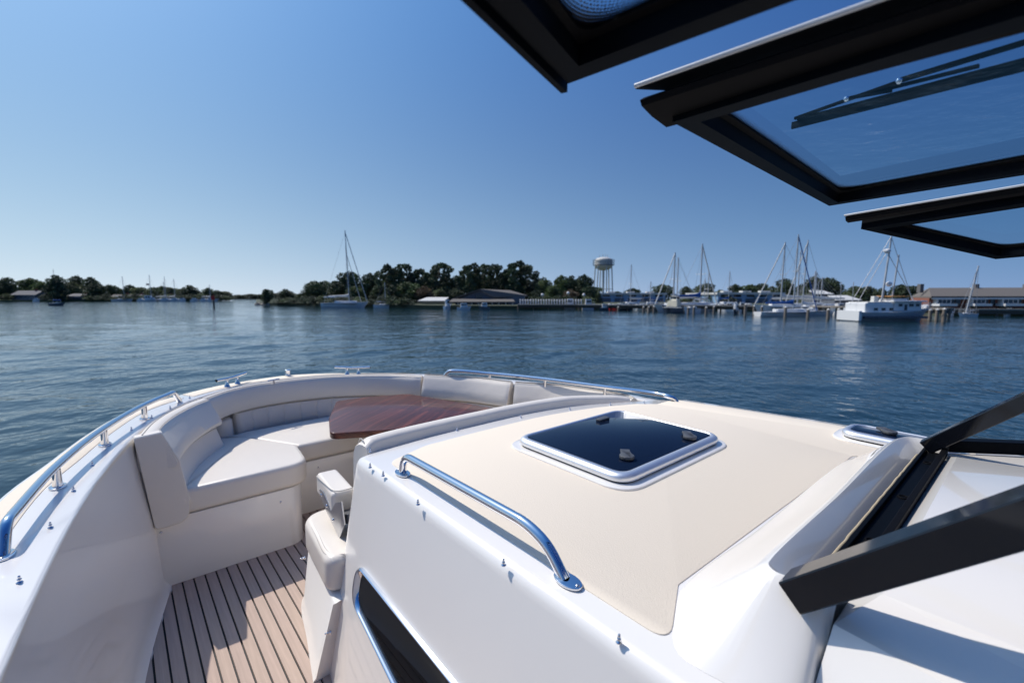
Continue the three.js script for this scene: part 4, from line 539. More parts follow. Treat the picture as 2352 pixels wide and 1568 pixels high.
tag(deckHatch(1.895, -1.32, 0.86, 0.655, [[1440, 1048, 0.72], [1585, 1003, 0.72]], true), 'large smoked glass deck hatch with two latches on the cabin top');
tag(deckHatch(3.03, -0.40, 0.24, 0.46, [[2045, 992, 0.72]], false), 'small deck hatch at the starboard edge half hidden by the coaming');
// ------------------------------------------------------------------ rails
function foot(parent, p, r = 0.034, long = 1.35) { const pts = []; for (let k = 0; k < 24; k++) { const t = k / 24 * 2 * Math.PI; pts.push([p.x + Math.cos(t) * r * 0.82, p.z + Math.sin(t) * r * long]); } mesh('rail_foot', slab(pts, p.y, p.y + 0.007, 0.002), M.chrome, parent); for (const s of [-1, 1]) { const g = new THREE.SphereGeometry(0.006, 10, 6); g.scale(1, 0.5, 1); g.translate(p.x, p.y + 0.008, p.z + s * r * long * 0.74); mesh('screw', g, M.steel, parent); } }
{
  const o = group('handrail', boat), a = BY(922, 1090, T), b = BY(1297, 1333, T), x = 0.87;
  mesh('rail_tube', pipe([V(x, T + 0.004, a.z), V(x, T + 0.088, a.z + 0.012), V(x, T + 0.100, b.z - 0.15), V(x, T + 0.072, b.z - 0.062), V(x, T + 0.004, b.z)], 0.0165, 0.06, 16), M.chrome, o);
  foot(o, V(x, T + 0.003, a.z)); foot(o, V(x, T + 0.003, b.z + 0.012));
}
{
  const o = group('bow_rail', boat), ps = [[6, 1278], [132, 1119], [240.5, 1022], [332, 962], [409, 925]].map(([x, y]) => BY(x, y, G)), H = 0.086;
  const mids = curve(ps.map((p) => V(p.x, G + H, p.z)), 40), pts = [ps[0].clone().setY(G), ...mids.slice(1, -1), ps[4].clone().setY(G)];
  mids[0].y = G + H; const full = [V(ps[0].x, G, ps[0].z + 0.0), V(mids[1].x, G + H * 0.93, mids[1].z), ...mids.slice(2, -2), V(mids[39].x, G + H * 0.95, mids[39].z), V(ps[4].x + 0.012, G, ps[4].z - 0.02)];
  mesh('rail_tube', new THREE.TubeGeometry(new THREE.CatmullRomCurve3(full, false, 'centripetal'), 120, 0.0155, 16), M.chrome, o);
  for (const p of ps.slice(1, 4)) { mesh('rail_post', new THREE.LatheGeometry([[0.018, 0], [0.0155, 0.03], [0.014, 0.075]].map((q) => new THREE.Vector2(...q)), 16).translate(p.x, G, p.z), M.chrome, o); }
  for (const p of ps.slice(0, 4)) foot(o, V(p.x, G, p.z), 0.034, 1.1);
}
{
  const o = group('bow_rail', boat), tops = [[1032, 852.5], [1125, 858], [1252, 871], [1390, 889], [1500, 903], [1537, 911]].map(([x, y]) => BY(x, y, 0.95));
  const full = [V(tops[0].x - 0.03, G, tops[0].z - 0.06), V(tops[0].x - 0.012, 0.93, tops[0].z - 0.025), ...tops, V(tops[5].x + 0.02, 0.93, tops[5].z + 0.04), V(tops[5].x + 0.025, G - 0.01, tops[5].z + 0.06)];
  const c = new THREE.CatmullRomCurve3(full, false, 'centripetal'); mesh('rail_tube', new THREE.TubeGeometry(c, 120, 0.0165, 14), M.chrome, o);
  for (const k of [1, 2, 3]) mesh('rail_post', bar(tops[k].clone().setY(G), tops[k].clone(), 0.013, 12), M.chrome, o);
}
// cleats, anchor fittings
for (const [p0, p1] of [[[521, 889], [545, 882]], [[797, 861], [823, 861]]]) {
  const a = BY(...p0, G), b = BY(...p1, G), o = group('cleat', boat), d = b.clone().sub(a).normalize();
  for (const q of [a, b]) mesh('cleat_foot', new THREE.LatheGeometry([[0, 0], [0.028, 0], [0.022, 0.006], [0.014, 0.03], [0.013, 0.065]].map((v) => new THREE.Vector2(...v)), 14).translate(q.x, q.y, q.z), M.chrome, o);
  const e = a.clone().addScaledVector(d, -0.11).setY(G + 0.075), f = b.clone().addScaledVector(d, 0.11).setY(G + 0.075), m = a.clone().add(b).multiplyScalar(0.5).setY(G + 0.068);
  mesh('cleat_horn', new THREE.TubeGeometry(new THREE.CatmullRomCurve3([e, a.clone().setY(G + 0.07), m, b.clone().setY(G + 0.07), f]), 30, 0.011, 10), M.chrome, o);
}
{ const q = BY(661, 864, G); P('deck_fill_cap', new THREE.LatheGeometry([[0, 0], [0.03, 0], [0.024, 0.01], [0.022, 0.05], [0.026, 0.056], [0.024, 0.064], [0, 0.066]].map((v) => new THREE.Vector2(...v)), 16).translate(q.x, q.y, q.z), M.chrome);
  const t = BY(628, 881, G), l = group('locker_latch', boat); mesh('latch_stem', cyl(0.008, 0.008, 0.03, t.x, t.y, t.z), M.chrome, l); mesh('latch_bar', bar(V(t.x - 0.05, t.y + 0.032, t.z + 0.02), V(t.x + 0.05, t.y + 0.032, t.z - 0.02), 0.007), M.chrome, l); }

// ------------------------------------------------------------------ windshield coaming, dash and frame
{
  // moulded coaming across the cabin top: nonskid edge -> ramp -> ridge, then down again behind the ridge
  const base = [[1.02, -0.215], [0.92, -0.225], [0.875, -0.34], [0.878, -0.44], [0.985, -0.505], [1.09, -0.542], [1.6, -0.532], [2.62, -0.505], [2.72, -0.46], [2.74, -0.2]];
  const mid = [[1.05, -0.212], [1.0, -0.232], [0.965, -0.335], [0.972, -0.385], [1.02, -0.44], [1.10, -0.455], [1.6, -0.442], [2.58, -0.415], [2.64, -0.38], [2.66, -0.2]];
  const ridge = [[1.11, -0.212], [1.085, -0.245], [1.058, -0.315], [1.06, -0.33], [1.075, -0.347], [1.11, -0.352], [1.6, -0.345], [2.54, -0.325], [2.57, -0.30], [2.58, -0.2]];
  const back = [[1.16, -0.20], [1.15, -0.22], [1.12, -0.262], [1.118, -0.272], [1.124, -0.281], [1.15, -0.286], [1.6, -0.281], [2.52, -0.262], [2.54, -0.25], [2.55, -0.2]];
  const fine = (l) => { const c = new THREE.CatmullRomCurve3(l.map(([x, z]) => V(x, 0, z)), false, 'centripetal'); const out = []; for (let k = 0; k <= 90; k++) out.push(c.getPoint(k / 90)); return out; };
  const at = (l, y) => fine(l).map((p) => V(p.x, y, p.z));
  const lerp = (a, b, k) => a.map((p, i) => [p[0] + (b[i][0] - p[0]) * k, p[1] + (b[i][1] - p[1]) * k]);
  P('windshield_coaming', loft([at(base, T - 0.01), at(base, T + 0.001), at(lerp(base, mid, 0.25), T + 0.016), at(mid, T + 0.072), at(lerp(mid, ridge, 0.8), T + 0.148), at(lerp(mid, ridge, 0.95), T + 0.163), at(lerp(ridge, back, 0.10), T + 0.169), at(lerp(ridge, back, 0.25), T + 0.160), at(back, T + 0.105), at(back, T - 0.01)], false, false, 0.6), M.gel);
  // dash behind the glass and the console flank below the corner of the frame
  const q = [[1.10, -0.205], [2.50, -0.19], [2.62, 0.9], [0.98, 0.9]];
  P('dashboard', loft([[[0.985, -0.215], [2.56, -0.19], [2.62, 0.9], [0.80, 0.9]].map(([x, z]) => V(x, T, z)), [[1.05, -0.205], [2.54, -0.185], [2.6, 0.9], [0.92, 0.9]].map(([x, z]) => V(x, 1.04, z)), [[1.16, -0.15], [2.40, -0.14], [2.5, 0.9], [1.08, 0.9]].map(([x, z]) => V(x, 1.085 + Math.max(0, z) * 0.06, z))], true, true, 0.4), M.gel);
}
{
  const o = group('windshield_frame', boat);
  const N0 = V(1.055, 1.085, -0.262), N1 = V(1.03, 1.085 + 1.0, -0.262 + 1.03), F0 = V(2.50, 1.09, -0.225), F1 = V(2.44, 1.09 + 1.0, -0.225 + 1.03);
  const d = N1.clone().sub(N0).normalize(), up = V(0, d.z, -d.y);
  const post = (a, b, w, h) => { const s = d.clone().cross(up), pts = roundPts([[-w / 2, -h / 2], [w / 2, -h / 2], [w / 2, h / 2], [-w / 2, h / 2]], 0.003, 1); return loft([a, b].map((c) => pts.map(([u, v]) => c.clone().addScaledVector(s, u).addScaledVector(up, v))), true, true, 0.2); };
  mesh('windshield_post', post(N0.clone().addScaledVector(d, -0.02), N1, 0.078, 0.066), M.post, o);
  mesh('windshield_post', post(F0.clone().addScaledVector(d, -0.02), F1, 0.06, 0.055), M.post, o);
  // sill: a black channel with a raised inner lip, a strip of old sealant and drain plugs
  const a = V(1.175, 1.026, -0.238), b = V(2.50, 1.036, -0.218);
  mesh('sill_channel', beam(a, b, 0.062, 0.05, V(0, 1, 0), 0.005), M.black, o);
  mesh('sill_lip', beam(a.clone().add(V(0, 0.030, -0.022)), b.clone().add(V(0, 0.030, -0.022)), 0.012, 0.018, V(0, 1, 0), 0.003), M.black, o);
  mesh('sill_lip', beam(a.clone().add(V(0.02, 0.034, 0.036)), b.clone().add(V(0, 0.034, 0.036)), 0.018, 0.03, V(0, 1, 0), 0.003), M.rubber, o);
  const strip = []; const r = rng(8); for (let k = 0; k <= 40; k++) strip.push(a.clone().lerp(b, 0.02 + k / 40 * 0.9).add(V(0, 0.0265 + 0.001 * r(), -0.034 + 0.0015 * (r() - 0.5))));
  mesh('sealant_strip', new THREE.TubeGeometry(new THREE.CatmullRomCurve3(strip), 120, 0.0042, 6), M.seal, o);
  for (const k of [0.22, 0.52, 0.86]) { const q = a.clone().lerp(b, k).add(V(0, 0.026, 0.010)), g = new THREE.TorusGeometry(0.013, 0.003, 8, 20); g.rotateX(Math.PI / 2); g.translate(q.x, q.y, q.z); mesh('drain_plug', g, M.rubber, o); }
  // white strip glass stop along the far post and the side frame beyond it
  mesh('side_frame', beam(V(2.56, 1.085, -0.19), V(3.12, 1.10, 0.45), 0.05, 0.05, V(0, 1, 0), 0.004), M.black, o);
  mesh('windshield_post', beam(V(3.12, 1.08, 0.45), V(2.95, 2.05, 0.9), 0.05, 0.06), M.black, o);
}
P('side_deck_coaming', loft([[[2.55, -0.2], [3.28, 0.6], [3.28, 1.6], [2.5, 1.6]].map(([x, z]) => V(x, T - 0.02, z)), [[2.52, -0.19], [3.14, 0.5], [3.14, 1.6], [2.5, 1.6]].map(([x, z]) => V(x, 1.06, z))], true, true, 0.5), M.gel);

// hardtop that carries the swung-up windshield panels
P('hardtop', slab(roundPts([[-0.5, 0.80], [0.2, 0.74], [2.5, 0.74], [3.1, 0.82], [3.2, 2.6], [-0.6, 2.6]], 0.08), 2.10, 2.22, 0.03), M.gel);
for (const [x, z] of [[-0.5, 2.4], [3.1, 2.4]]) P('hardtop_post', beam(V(x, 0.85, z), V(x, 2.12, z), 0.08, 0.14, V(0, 0, 1), 0.01), M.black);

// windshield panels, hinged at the hardtop and swung up to the level: frame bars, pane with a printed black border, seals
const dotT = (() => { const t = texture(128, 128, (u, v) => { const k = Math.floor(v * 8), w = ((v * 8) % 1) - 0.5, x = ((u * 8 + (k % 2) * 0.5) % 1) - 0.5, R = 0.64 - 0.07 * k; const a = Math.hypot(x, w) < R ? 255 : 0; return [a, a, a, 255]; }); t.wrapT = THREE.ClampToEdgeWrapping; return t; })();
M.frit = std([0.006, 0.006, 0.008], 0.4, { alphaMap: dotT, transparent: true, side: THREE.DoubleSide });
M.fritSolid = std([0.006, 0.006, 0.008], 0.4);
function panel(c, opt = {}) {                        // c: four corners of the underside, from the port leading corner: leading starboard, hinge starboard, hinge port
  const o = group('windshield_panel', boat), up = c[1].clone().sub(c[0]).cross(c[3].clone().sub(c[0])).normalize(); if (up.y < 0) up.negate();
  const cen = c.reduce((s, p) => s.add(p), V(0, 0, 0)).multiplyScalar(0.25), H = 0.05, w = opt.w || 0.055;
  const s2 = c[1].clone().sub(c[0]).normalize(), t2 = up.clone().cross(s2).normalize(); if (t2.dot(c[3].clone().sub(c[0])) < 0) t2.negate();
  const flat = (p) => [p.clone().sub(c[0]).dot(s2), p.clone().sub(c[0]).dot(t2)], at = ([u, v], y) => c[0].clone().addScaledVector(s2, u).addScaledVector(t2, v).addScaledVector(up, y);
  const F = c.map(flat), inset = (d, r, n) => {      // the outline moved inwards by d with rounded corners
    const L = F.map((p, i) => { const q = F[(i + 1) % 4], e = [q[0] - p[0], q[1] - p[1]], l = Math.hypot(...e); return { p, e: [e[0] / l, e[1] / l], n: [-e[1] / l, e[0] / l] }; });
    const P4 = L.map((b, i) => { const a = L[(i + 3) % 4], pa = [a.p[0] + a.n[0] * d, a.p[1] + a.n[1] * d], pb = [b.p[0] + b.n[0] * d, b.p[1] + b.n[1] * d], den = a.e[0] * b.e[1] - a.e[1] * b.e[0], t = ((pb[0] - pa[0]) * b.e[1] - (pb[1] - pa[1]) * b.e[0]) / den; return [pa[0] + a.e[0] * t, pa[1] + a.e[1] * t]; });
    return roundPts(P4, r, n);
  };
  const names = ['leading_bar', 'side_bar', 'hinge_bar', 'side_bar'], O = inset(0, 0), I = inset(w, 0);
  for (let k = 0; k < 4; k++) {                      // mitred frame bars
    const q = [O[k], O[(k + 1) % 4], I[(k + 1) % 4], I[k]];
    const g = loft([q.map((p) => at(p, 0.002)), q.map((p) => at(p, H))], true, true, 0.3); mesh(names[k], g, M.black, o);
  }
  const rim = [inset(w - 0.004, 0.02, 8), inset(w + 0.012, 0.028, 8)];   // rubber bead round the pane
  mesh('pane_seal', loft([rim[0].map((p) => at(p, H - 0.016)), rim[1].map((p) => at(p, H - 0.010)), rim[1].map((p) => at(p, H - 0.004))], true, false, 0.6), M.rubber, o);
  const sheet = (ring, y) => { const tri = THREE.ShapeUtils.triangulateShape(ring.map((p) => new THREE.Vector2(...p)), []), g = new THREE.BufferGeometry(); g.setAttribute('position', new THREE.Float32BufferAttribute(ring.flatMap((p) => at(p, y).toArray()), 3)); g.setIndex(tri.flat()); g.computeVertexNormals(); return uvBox(g); };
  mesh('pane', sheet(inset(w * 0.5, 0), H + 0.002), M.pane, o);
  // printed black border with dots towards the clear glass
  const f0 = inset(w, 0.02, 10), f1 = inset(w + opt.frit, 0.06, 10), f2 = inset(w + opt.frit + opt.dots, 0.09, 10), n = f0.length, pos = [], uv = [], idx = [], pos1 = [], idx1 = []; let acc = 0;
  for (let i = 0; i <= n; i++) { const a = f1[i % n], b = f2[i % n], a0 = f1[(i + n - 1) % n]; if (i) acc += Math.hypot(a[0] - a0[0], a[1] - a0[1]); pos.push(...at(a, H - 0.001).toArray(), ...at(b, H - 0.001).toArray()); uv.push(acc / (opt.dots * 1.0), 0, acc / (opt.dots * 1.0), 1); pos1.push(...at(f0[i % n], H - 0.001).toArray(), ...at(a, H - 0.001).toArray()); if (i < n) { idx.push(2 * i, 2 * i + 2, 2 * i + 3, 2 * i, 2 * i + 3, 2 * i + 1); } }
  const mk = (ps, u) => { const g = new THREE.BufferGeometry(); g.setAttribute('position', new THREE.Float32BufferAttribute(ps, 3)); if (u) g.setAttribute('uv', new THREE.Float32BufferAttribute(u, 2)); g.setIndex(idx); g.computeVertexNormals(); return u ? g : uvBox(g); };
  mesh('printed_border', mk(pos1), M.fritSolid, o); mesh('printed_dots', mk(pos, uv), M.frit, o);
  return { o, at, up, s2, t2, H };
}
const p2a = BY(1545, 283, 2.05), p2b = BY(1905, 474, 2.05), run = (p, q, z) => p.clone().lerp(q, (z - p.z) / (q.z - p.z));
{
  const q = panel([p2a, p2b, run(p2b, BY(2352, 404, 2.05), 0.72), run(p2a, BY(2352, 39, 2.05), 0.72)], { w: 0.042, frit: 0.005, dots: 0.022 });
  // seal wing along the port side of this panel: a flange with a pale lip over a rounded gutter
  const tip = BY(1460, 205, 2.11), tipEnd = run(tip, BY(2050, 0, 2.11), 0.72), gut = BY(1478, 238, 2.085), gutEnd = run(gut, gut.clone().add(tipEnd.clone().sub(tip)), 0.72);
  const inA = p2a.clone().add(V(-0.012, 0.05, -0.012)), inB = inA.clone().add(tipEnd.clone().sub(tip));
  const plate = (a, b, c2, d, t) => loft([[a, b, c2, d], [a, b, c2, d].map((p) => p.clone().add(V(0, t, 0)))], true, true, 0.3);
  mesh('seal_flange', plate(tip, tipEnd, inB.clone().setY(2.115), inA.clone().setY(2.115), 0.008), M.rubber, q.o);
  mesh('seal_lip', bar(tip.clone().add(V(-0.002, 0.006, 0)), tipEnd.clone().add(V(-0.002, 0.006, 0)), 0.0048, 8), M.lip, q.o);
  const gd = gutEnd.clone().sub(gut).normalize();
  mesh('seal_gutter', loft([gut, gutEnd].map((c2) => [[0, 0.012], [-0.012, 0.004], [-0.006, -0.006], [0.03, -0.018], [0.085, -0.028], [0.09, 0.02]].map(([u, v]) => c2.clone().add(V(u, v, u * 0.05)))), true, true, 0.7), M.rubber, q.o);
  // wiper lying on top of the pane
  const wp = group('windshield_wiper', boat), Y = 2.125, A = (px, py, y = Y) => BY(px, py, y);
  const blade = [A(1820, 281), A(2352, 143)]; const far = run(blade[0], blade[1], 0.25);
  mesh('blade', beam(blade[0].clone().add(V(0, -0.008, 0)), far.clone().add(V(0, -0.008, 0)), 0.006, 0.016), M.rubber, wp);
  mesh('blade_spine', beam(blade[0].clone().add(V(0.006, 0.006, 0.01)), far.clone().add(V(0.006, 0.006, 0)), 0.009, 0.006), M.black, wp);
  const arm = [A(2066, 185, Y + 0.02), A(2352, 98, Y + 0.03)];
  mesh('arm', beam(arm[0], run(arm[0], arm[1], 0.55), 0.011, 0.008), M.black, wp);
  mesh('bridge', beam(A(1945, 227, Y + 0.016), A(2250, 151, Y + 0.008), 0.008, 0.006), M.black, wp);
  mesh('bridge', beam(A(1826, 272, Y + 0.006), A(2066, 187, Y + 0.018), 0.007, 0.006), M.black, wp);
  mesh('bridge', beam(A(1945, 227, Y + 0.012), A(2050, 208, Y + 0.006), 0.007, 0.005), M.black, wp);
  for (const [x, y] of [[1945, 227], [2066, 186]]) mesh('pivot', new THREE.SphereGeometry(0.0062, 14, 10).translate(...A(x, y, Y + 0.012).toArray()), M.chrome, wp);
}
{
  const P0 = BY(1305, 195, 2.06), Q = BY(1110, 0, 2.06), lead = P0.clone().add(Q.clone().sub(P0).normalize().multiplyScalar(1.05));
  const aft = run(P0, BY(1840, 0, 2.06), 0.72);
  const q = panel([lead, P0, aft, V(-0.38, 2.06, 0.74)], { w: 0.040, frit: 0.006, dots: 0.034 });
  const e = P0.clone().sub(lead).normalize();
  mesh('drip_flange', beam(lead.clone().add(V(0, 0.03, -0.012)), P0.clone().addScaledVector(e, 0.006).add(V(0, 0.03, -0.012)), 0.012, 0.075), M.black, q.o);
}
{
  const a = BX(1978, 527, 2.50), b = BX(2288, 596, 2.98), a2 = run(a, BX(2352, 468, 2.42), 0.5), b2 = b.clone().add(V(-0.12, 0.04, 0.75));
  const q = panel([a, b, b2, a2], { w: 0.036, frit: 0.004, dots: 0.014 });
  const tip = BX(1940, 497, 2.46), te = run(tip, BX(2352, 428, 2.38), 0.5), off = te.clone().sub(tip);
  const ia = a.clone().add(V(-0.01, 0.045, 0));
  mesh('seal_flange', loft([[tip, te, ia.clone().add(off), ia], [tip, te, ia.clone().add(off), ia].map((p) => p.clone().add(V(0, 0.008, 0)))], true, true, 0.3), M.rubber, q.o);
  mesh('seal_lip', bar(tip.clone().add(V(0, 0.005, 0)), te.clone().add(V(0, 0.005, 0)), 0.004, 8), M.lip, q.o);
  mesh('seal_gutter', loft([0, 1].map((k) => [[0.01, -0.002], [0.02, -0.018], [0.05, -0.026], [0.08, -0.02], [0.08, 0.004]].map(([u, v]) => tip.clone().add(V(u * 0.5, v, u * 0.2)).addScaledVector(off, k))), true, true, 0.5), M.rubber, q.o);
}

// ------------------------------------------------------------------ cushions (each lifts off, so each is a thing)
function cushion(name, label, grp) { const o = onBoat(group(name)); return tag(o, label, 'cushion', grp); }
const piping = (pts, r = 0.0028) => new THREE.TubeGeometry(new THREE.CatmullRomCurve3(pts, false, 'centripetal'), Math.max(30, pts.length * 3), r, 6);
// seat cushions
function seat(name, label, poly, y0, y1, roll) {
  const o = cushion(name, label, 'bow seat cushions'), pts = roundPts(poly, 0.05, 8);
  mesh('seat_pad', slab(pts, y0, y1, 0.03, [], 7), M.vinyl, o);
  const ring = pts.map(([x, z]) => { return V(x, y1 - 0.018, z); });
  if (roll) mesh('front_roll', roll, M.vinyl, o);
  return o;
}
{
  const o = seat('seat_cushion', 'pale grey vinyl port seat cushion with double front piping, sunlit at its middle', [[0.20, -3.052, 0.02], [0.905, -3.052, 0.14], [0.945, -3.47, 0.03], [0.70, -3.86, 0.02], [0.52, -3.99, 0.05], [0.36, -3.72, 0.02], [0.25, -3.36, 0.02]], 0.405, 0.556, null);
  const edge = curve([[0.26, -3.066], [0.5, -3.066], [0.72, -3.066], [0.83, -3.085], [0.895, -3.14], [0.915, -3.25], [0.93, -3.42]], 60);
  for (const d of [0.0, 0.012]) mesh('piping', piping(offsetLine(edge, -d).map((p) => V(p.x, 0.547 + d * 0.55, p.z)), 0.0018), M.vinylEdge, o);
  const f = seat('seat_cushion', 'long pale grey vinyl cushion of the forward bench partly under the table', [[0.955, -3.455, 0.02], [2.0, -3.455, 0.02], [2.02, -3.90, 0.02], [1.4, -4.10, 0.02], [0.72, -4.06, 0.02], [0.56, -3.995, 0.02], [0.72, -3.865, 0.02]], 0.405, 0.545, null);
  mesh('piping', piping([[0.98, -3.469], [1.4, -3.469], [1.98, -3.469]].map(([x, z]) => V(x, 0.536, z)), 0.0018), M.vinylEdge, f);
  seat('seat_cushion', 'pale grey vinyl cushion of the starboard bench behind the table', [[2.05, -2.1, 0.05], [2.05, -3.4, 0.05], [2.15, -3.62, 0.03], [2.46, -3.1, 0.03], [2.76, -2.4, 0.03], [2.85, -2.1, 0.03]], 0.405, 0.53, null);
}
// backrests: a plain bolster over a quilted lower pad
function backrest(name, label, path, side, top, o2 = {}) {
  const o = cushion(name, label, 'bow backrests'), N = path.length;
  const tp = (t) => top + (o2.rise ? o2.rise * t : 0), wT = o2.wT || 0.10, lean = o2.lean || 0.0;
  mesh('bolster', sweep(path, (t) => { const e = Math.min(1, Math.min(t + (o2.flatStart ? 1 : 0), 1 - t) * 22 + 0.55), h = tp(t) * 1, y0 = 0.70; return [[0, y0], [0, h - 0.03], [0.012, h - 0.008], [0.035, h], [wT - 0.03, h - 0.002], [wT - 0.008, h - 0.014], [wT + 0.008 * e, h - 0.045], [wT + 0.016 * e + lean * 0.4, h - 0.11], [wT + 0.016 * e + lean * 0.72, y0 + 0.03], [wT + 0.006 * e + lean * 0.75, y0 + 0.006], [wT - 0.01, y0]]; }, side, true, 0.75), M.vinyl, o);
  for (const [u, v] of [[wT - 0.012, -0.004], [0.03, 0.001]]) mesh('piping', piping(path.map((p, i) => { const a = path[Math.max(i - 1, 0)], b = path[Math.min(i + 1, N - 1)], d = b.clone().sub(a).setY(0).normalize(); return V(p.x - d.z * u * side, tp(i / (N - 1)) + v, p.z + d.x * u * side); }), 0.0022), M.vinylEdge, o);
  const ch = o2.channels || 0, L = path.reduce((s, p, i) => i ? s + p.distanceTo(path[i - 1]) : 0, 0);
  if (o2.pad) {
    const [t0, t1] = o2.pad, fine = new THREE.CatmullRomCurve3(path, false, 'centripetal'), pp = []; const K = 140; for (let k = 0; k <= K; k++) pp.push(fine.getPointAt(t0 + (t1 - t0) * k / K));
    mesh('quilted_pad', sweep(pp, (t) => { const c = ch ? Math.abs(Math.sin(Math.PI * t * ch)) : 1, q = 0.010 * Math.pow(c, 0.35) * (ch ? 1 : 0), e = Math.min(1, Math.min(t, 1 - t) * 40), b = (wT - 0.02) * (0.6 + 0.4 * Math.sqrt(e)); return [[0.01, 0.44], [0.01, 0.702], [b - 0.02 + lean * 0.7, 0.702], [b + 0.006 + q + lean * 0.75, 0.685], [b + 0.02 + q + lean * 0.95, 0.60], [b + 0.03 + q + lean * 1.3, 0.50], [b + 0.02 + lean * 1.3, 0.45]]; }, side, true, 0.5), M.vinyl, o);
  }
  return o;
}
const flat = (l, n) => curve(l, n).map((p) => V(p.x, 0, p.z));
{
  const path = flat([[0.037, -3.06], [0.10, -3.32], [0.19, -3.55], [0.32, -3.78], [0.40, -3.885]], 60);
  const o = backrest('backrest_cushion', 'pale grey vinyl port backrest with a flat upright end panel at the seat', path, 1, 0.905, { wT: 0.098, lean: 0.085, pad: [0.012, 0.985], channels: 0, rise: -0.012, flatStart: true });
  // upright end panel
  const end = roundPts([[0.030, 0.900, 0.012], [0.147, 0.910, 0.016], [0.218, 0.74, 0.2], [0.250, 0.52, 0.1], [0.246, 0.375, 0.07], [0.09, 0.368, 0.03]], 0.02, 8), R = (k, z) => { const cx = 0.14, cy = 0.62; return end.map(([x, y]) => { const v = [cx - x, cy - y], L = Math.hypot(...v); return V(x + v[0] / L * k, y + v[1] / L * k, z); }); };
  mesh('end_panel', loft([R(0.006, -3.03), R(0.0, -3.036), R(0, -3.09), R(0.006, -3.096)], true, true, 0.6), M.vinyl, o);
}
backrest('backrest_cushion', 'long curved pale grey backrest of the forward bench below the bow deck', flat([[0.405, -3.90], [0.62, -4.125], [0.9, -4.245], [1.4, -4.225], [1.9, -3.965], [2.14, -3.70]], 80), 1, 0.895, { wT: 0.075, pad: [0.17, 0.86], channels: 10 });
backrest('backrest_cushion', 'sunlit pale grey starboard backrest with quilted channels meeting the forward backrest', flat([[2.150, -3.665], [2.42, -3.28], [2.575, -2.92]], 50), 1, 0.912, { wT: 0.06, lean: 0.07, pad: [0.02, 0.98], channels: 6 });
backrest('backrest_cushion', 'sunlit pale grey starboard backrest running aft to the cabin front', flat([[2.588, -2.895], [2.785, -2.61], [2.90, -2.27], [2.945, -1.98], [2.90, -1.88]], 50), 1, 0.912, { wT: 0.06, lean: 0.07, pad: [0.02, 0.98], channels: 7 });
// corner pad behind the seat
{ const o = cushion('corner_bolster', 'grey rounded corner pad between the port and forward backrests', 'corner pads'); const g = new THREE.CylinderGeometry(0.085, 0.105, 0.24, 28, 1); const b = soft(mergeGeometries([g, new THREE.SphereGeometry(0.085, 24, 10, 0, 6.29, 0, Math.PI / 2).scale(1, 0.35, 1).translate(0, 0.12, 0)].map((x) => x.toNonIndexed())), 0.9); b.translate(0.56, 0.53, -4.10); mesh('pad', b, M.vinyl, o); }
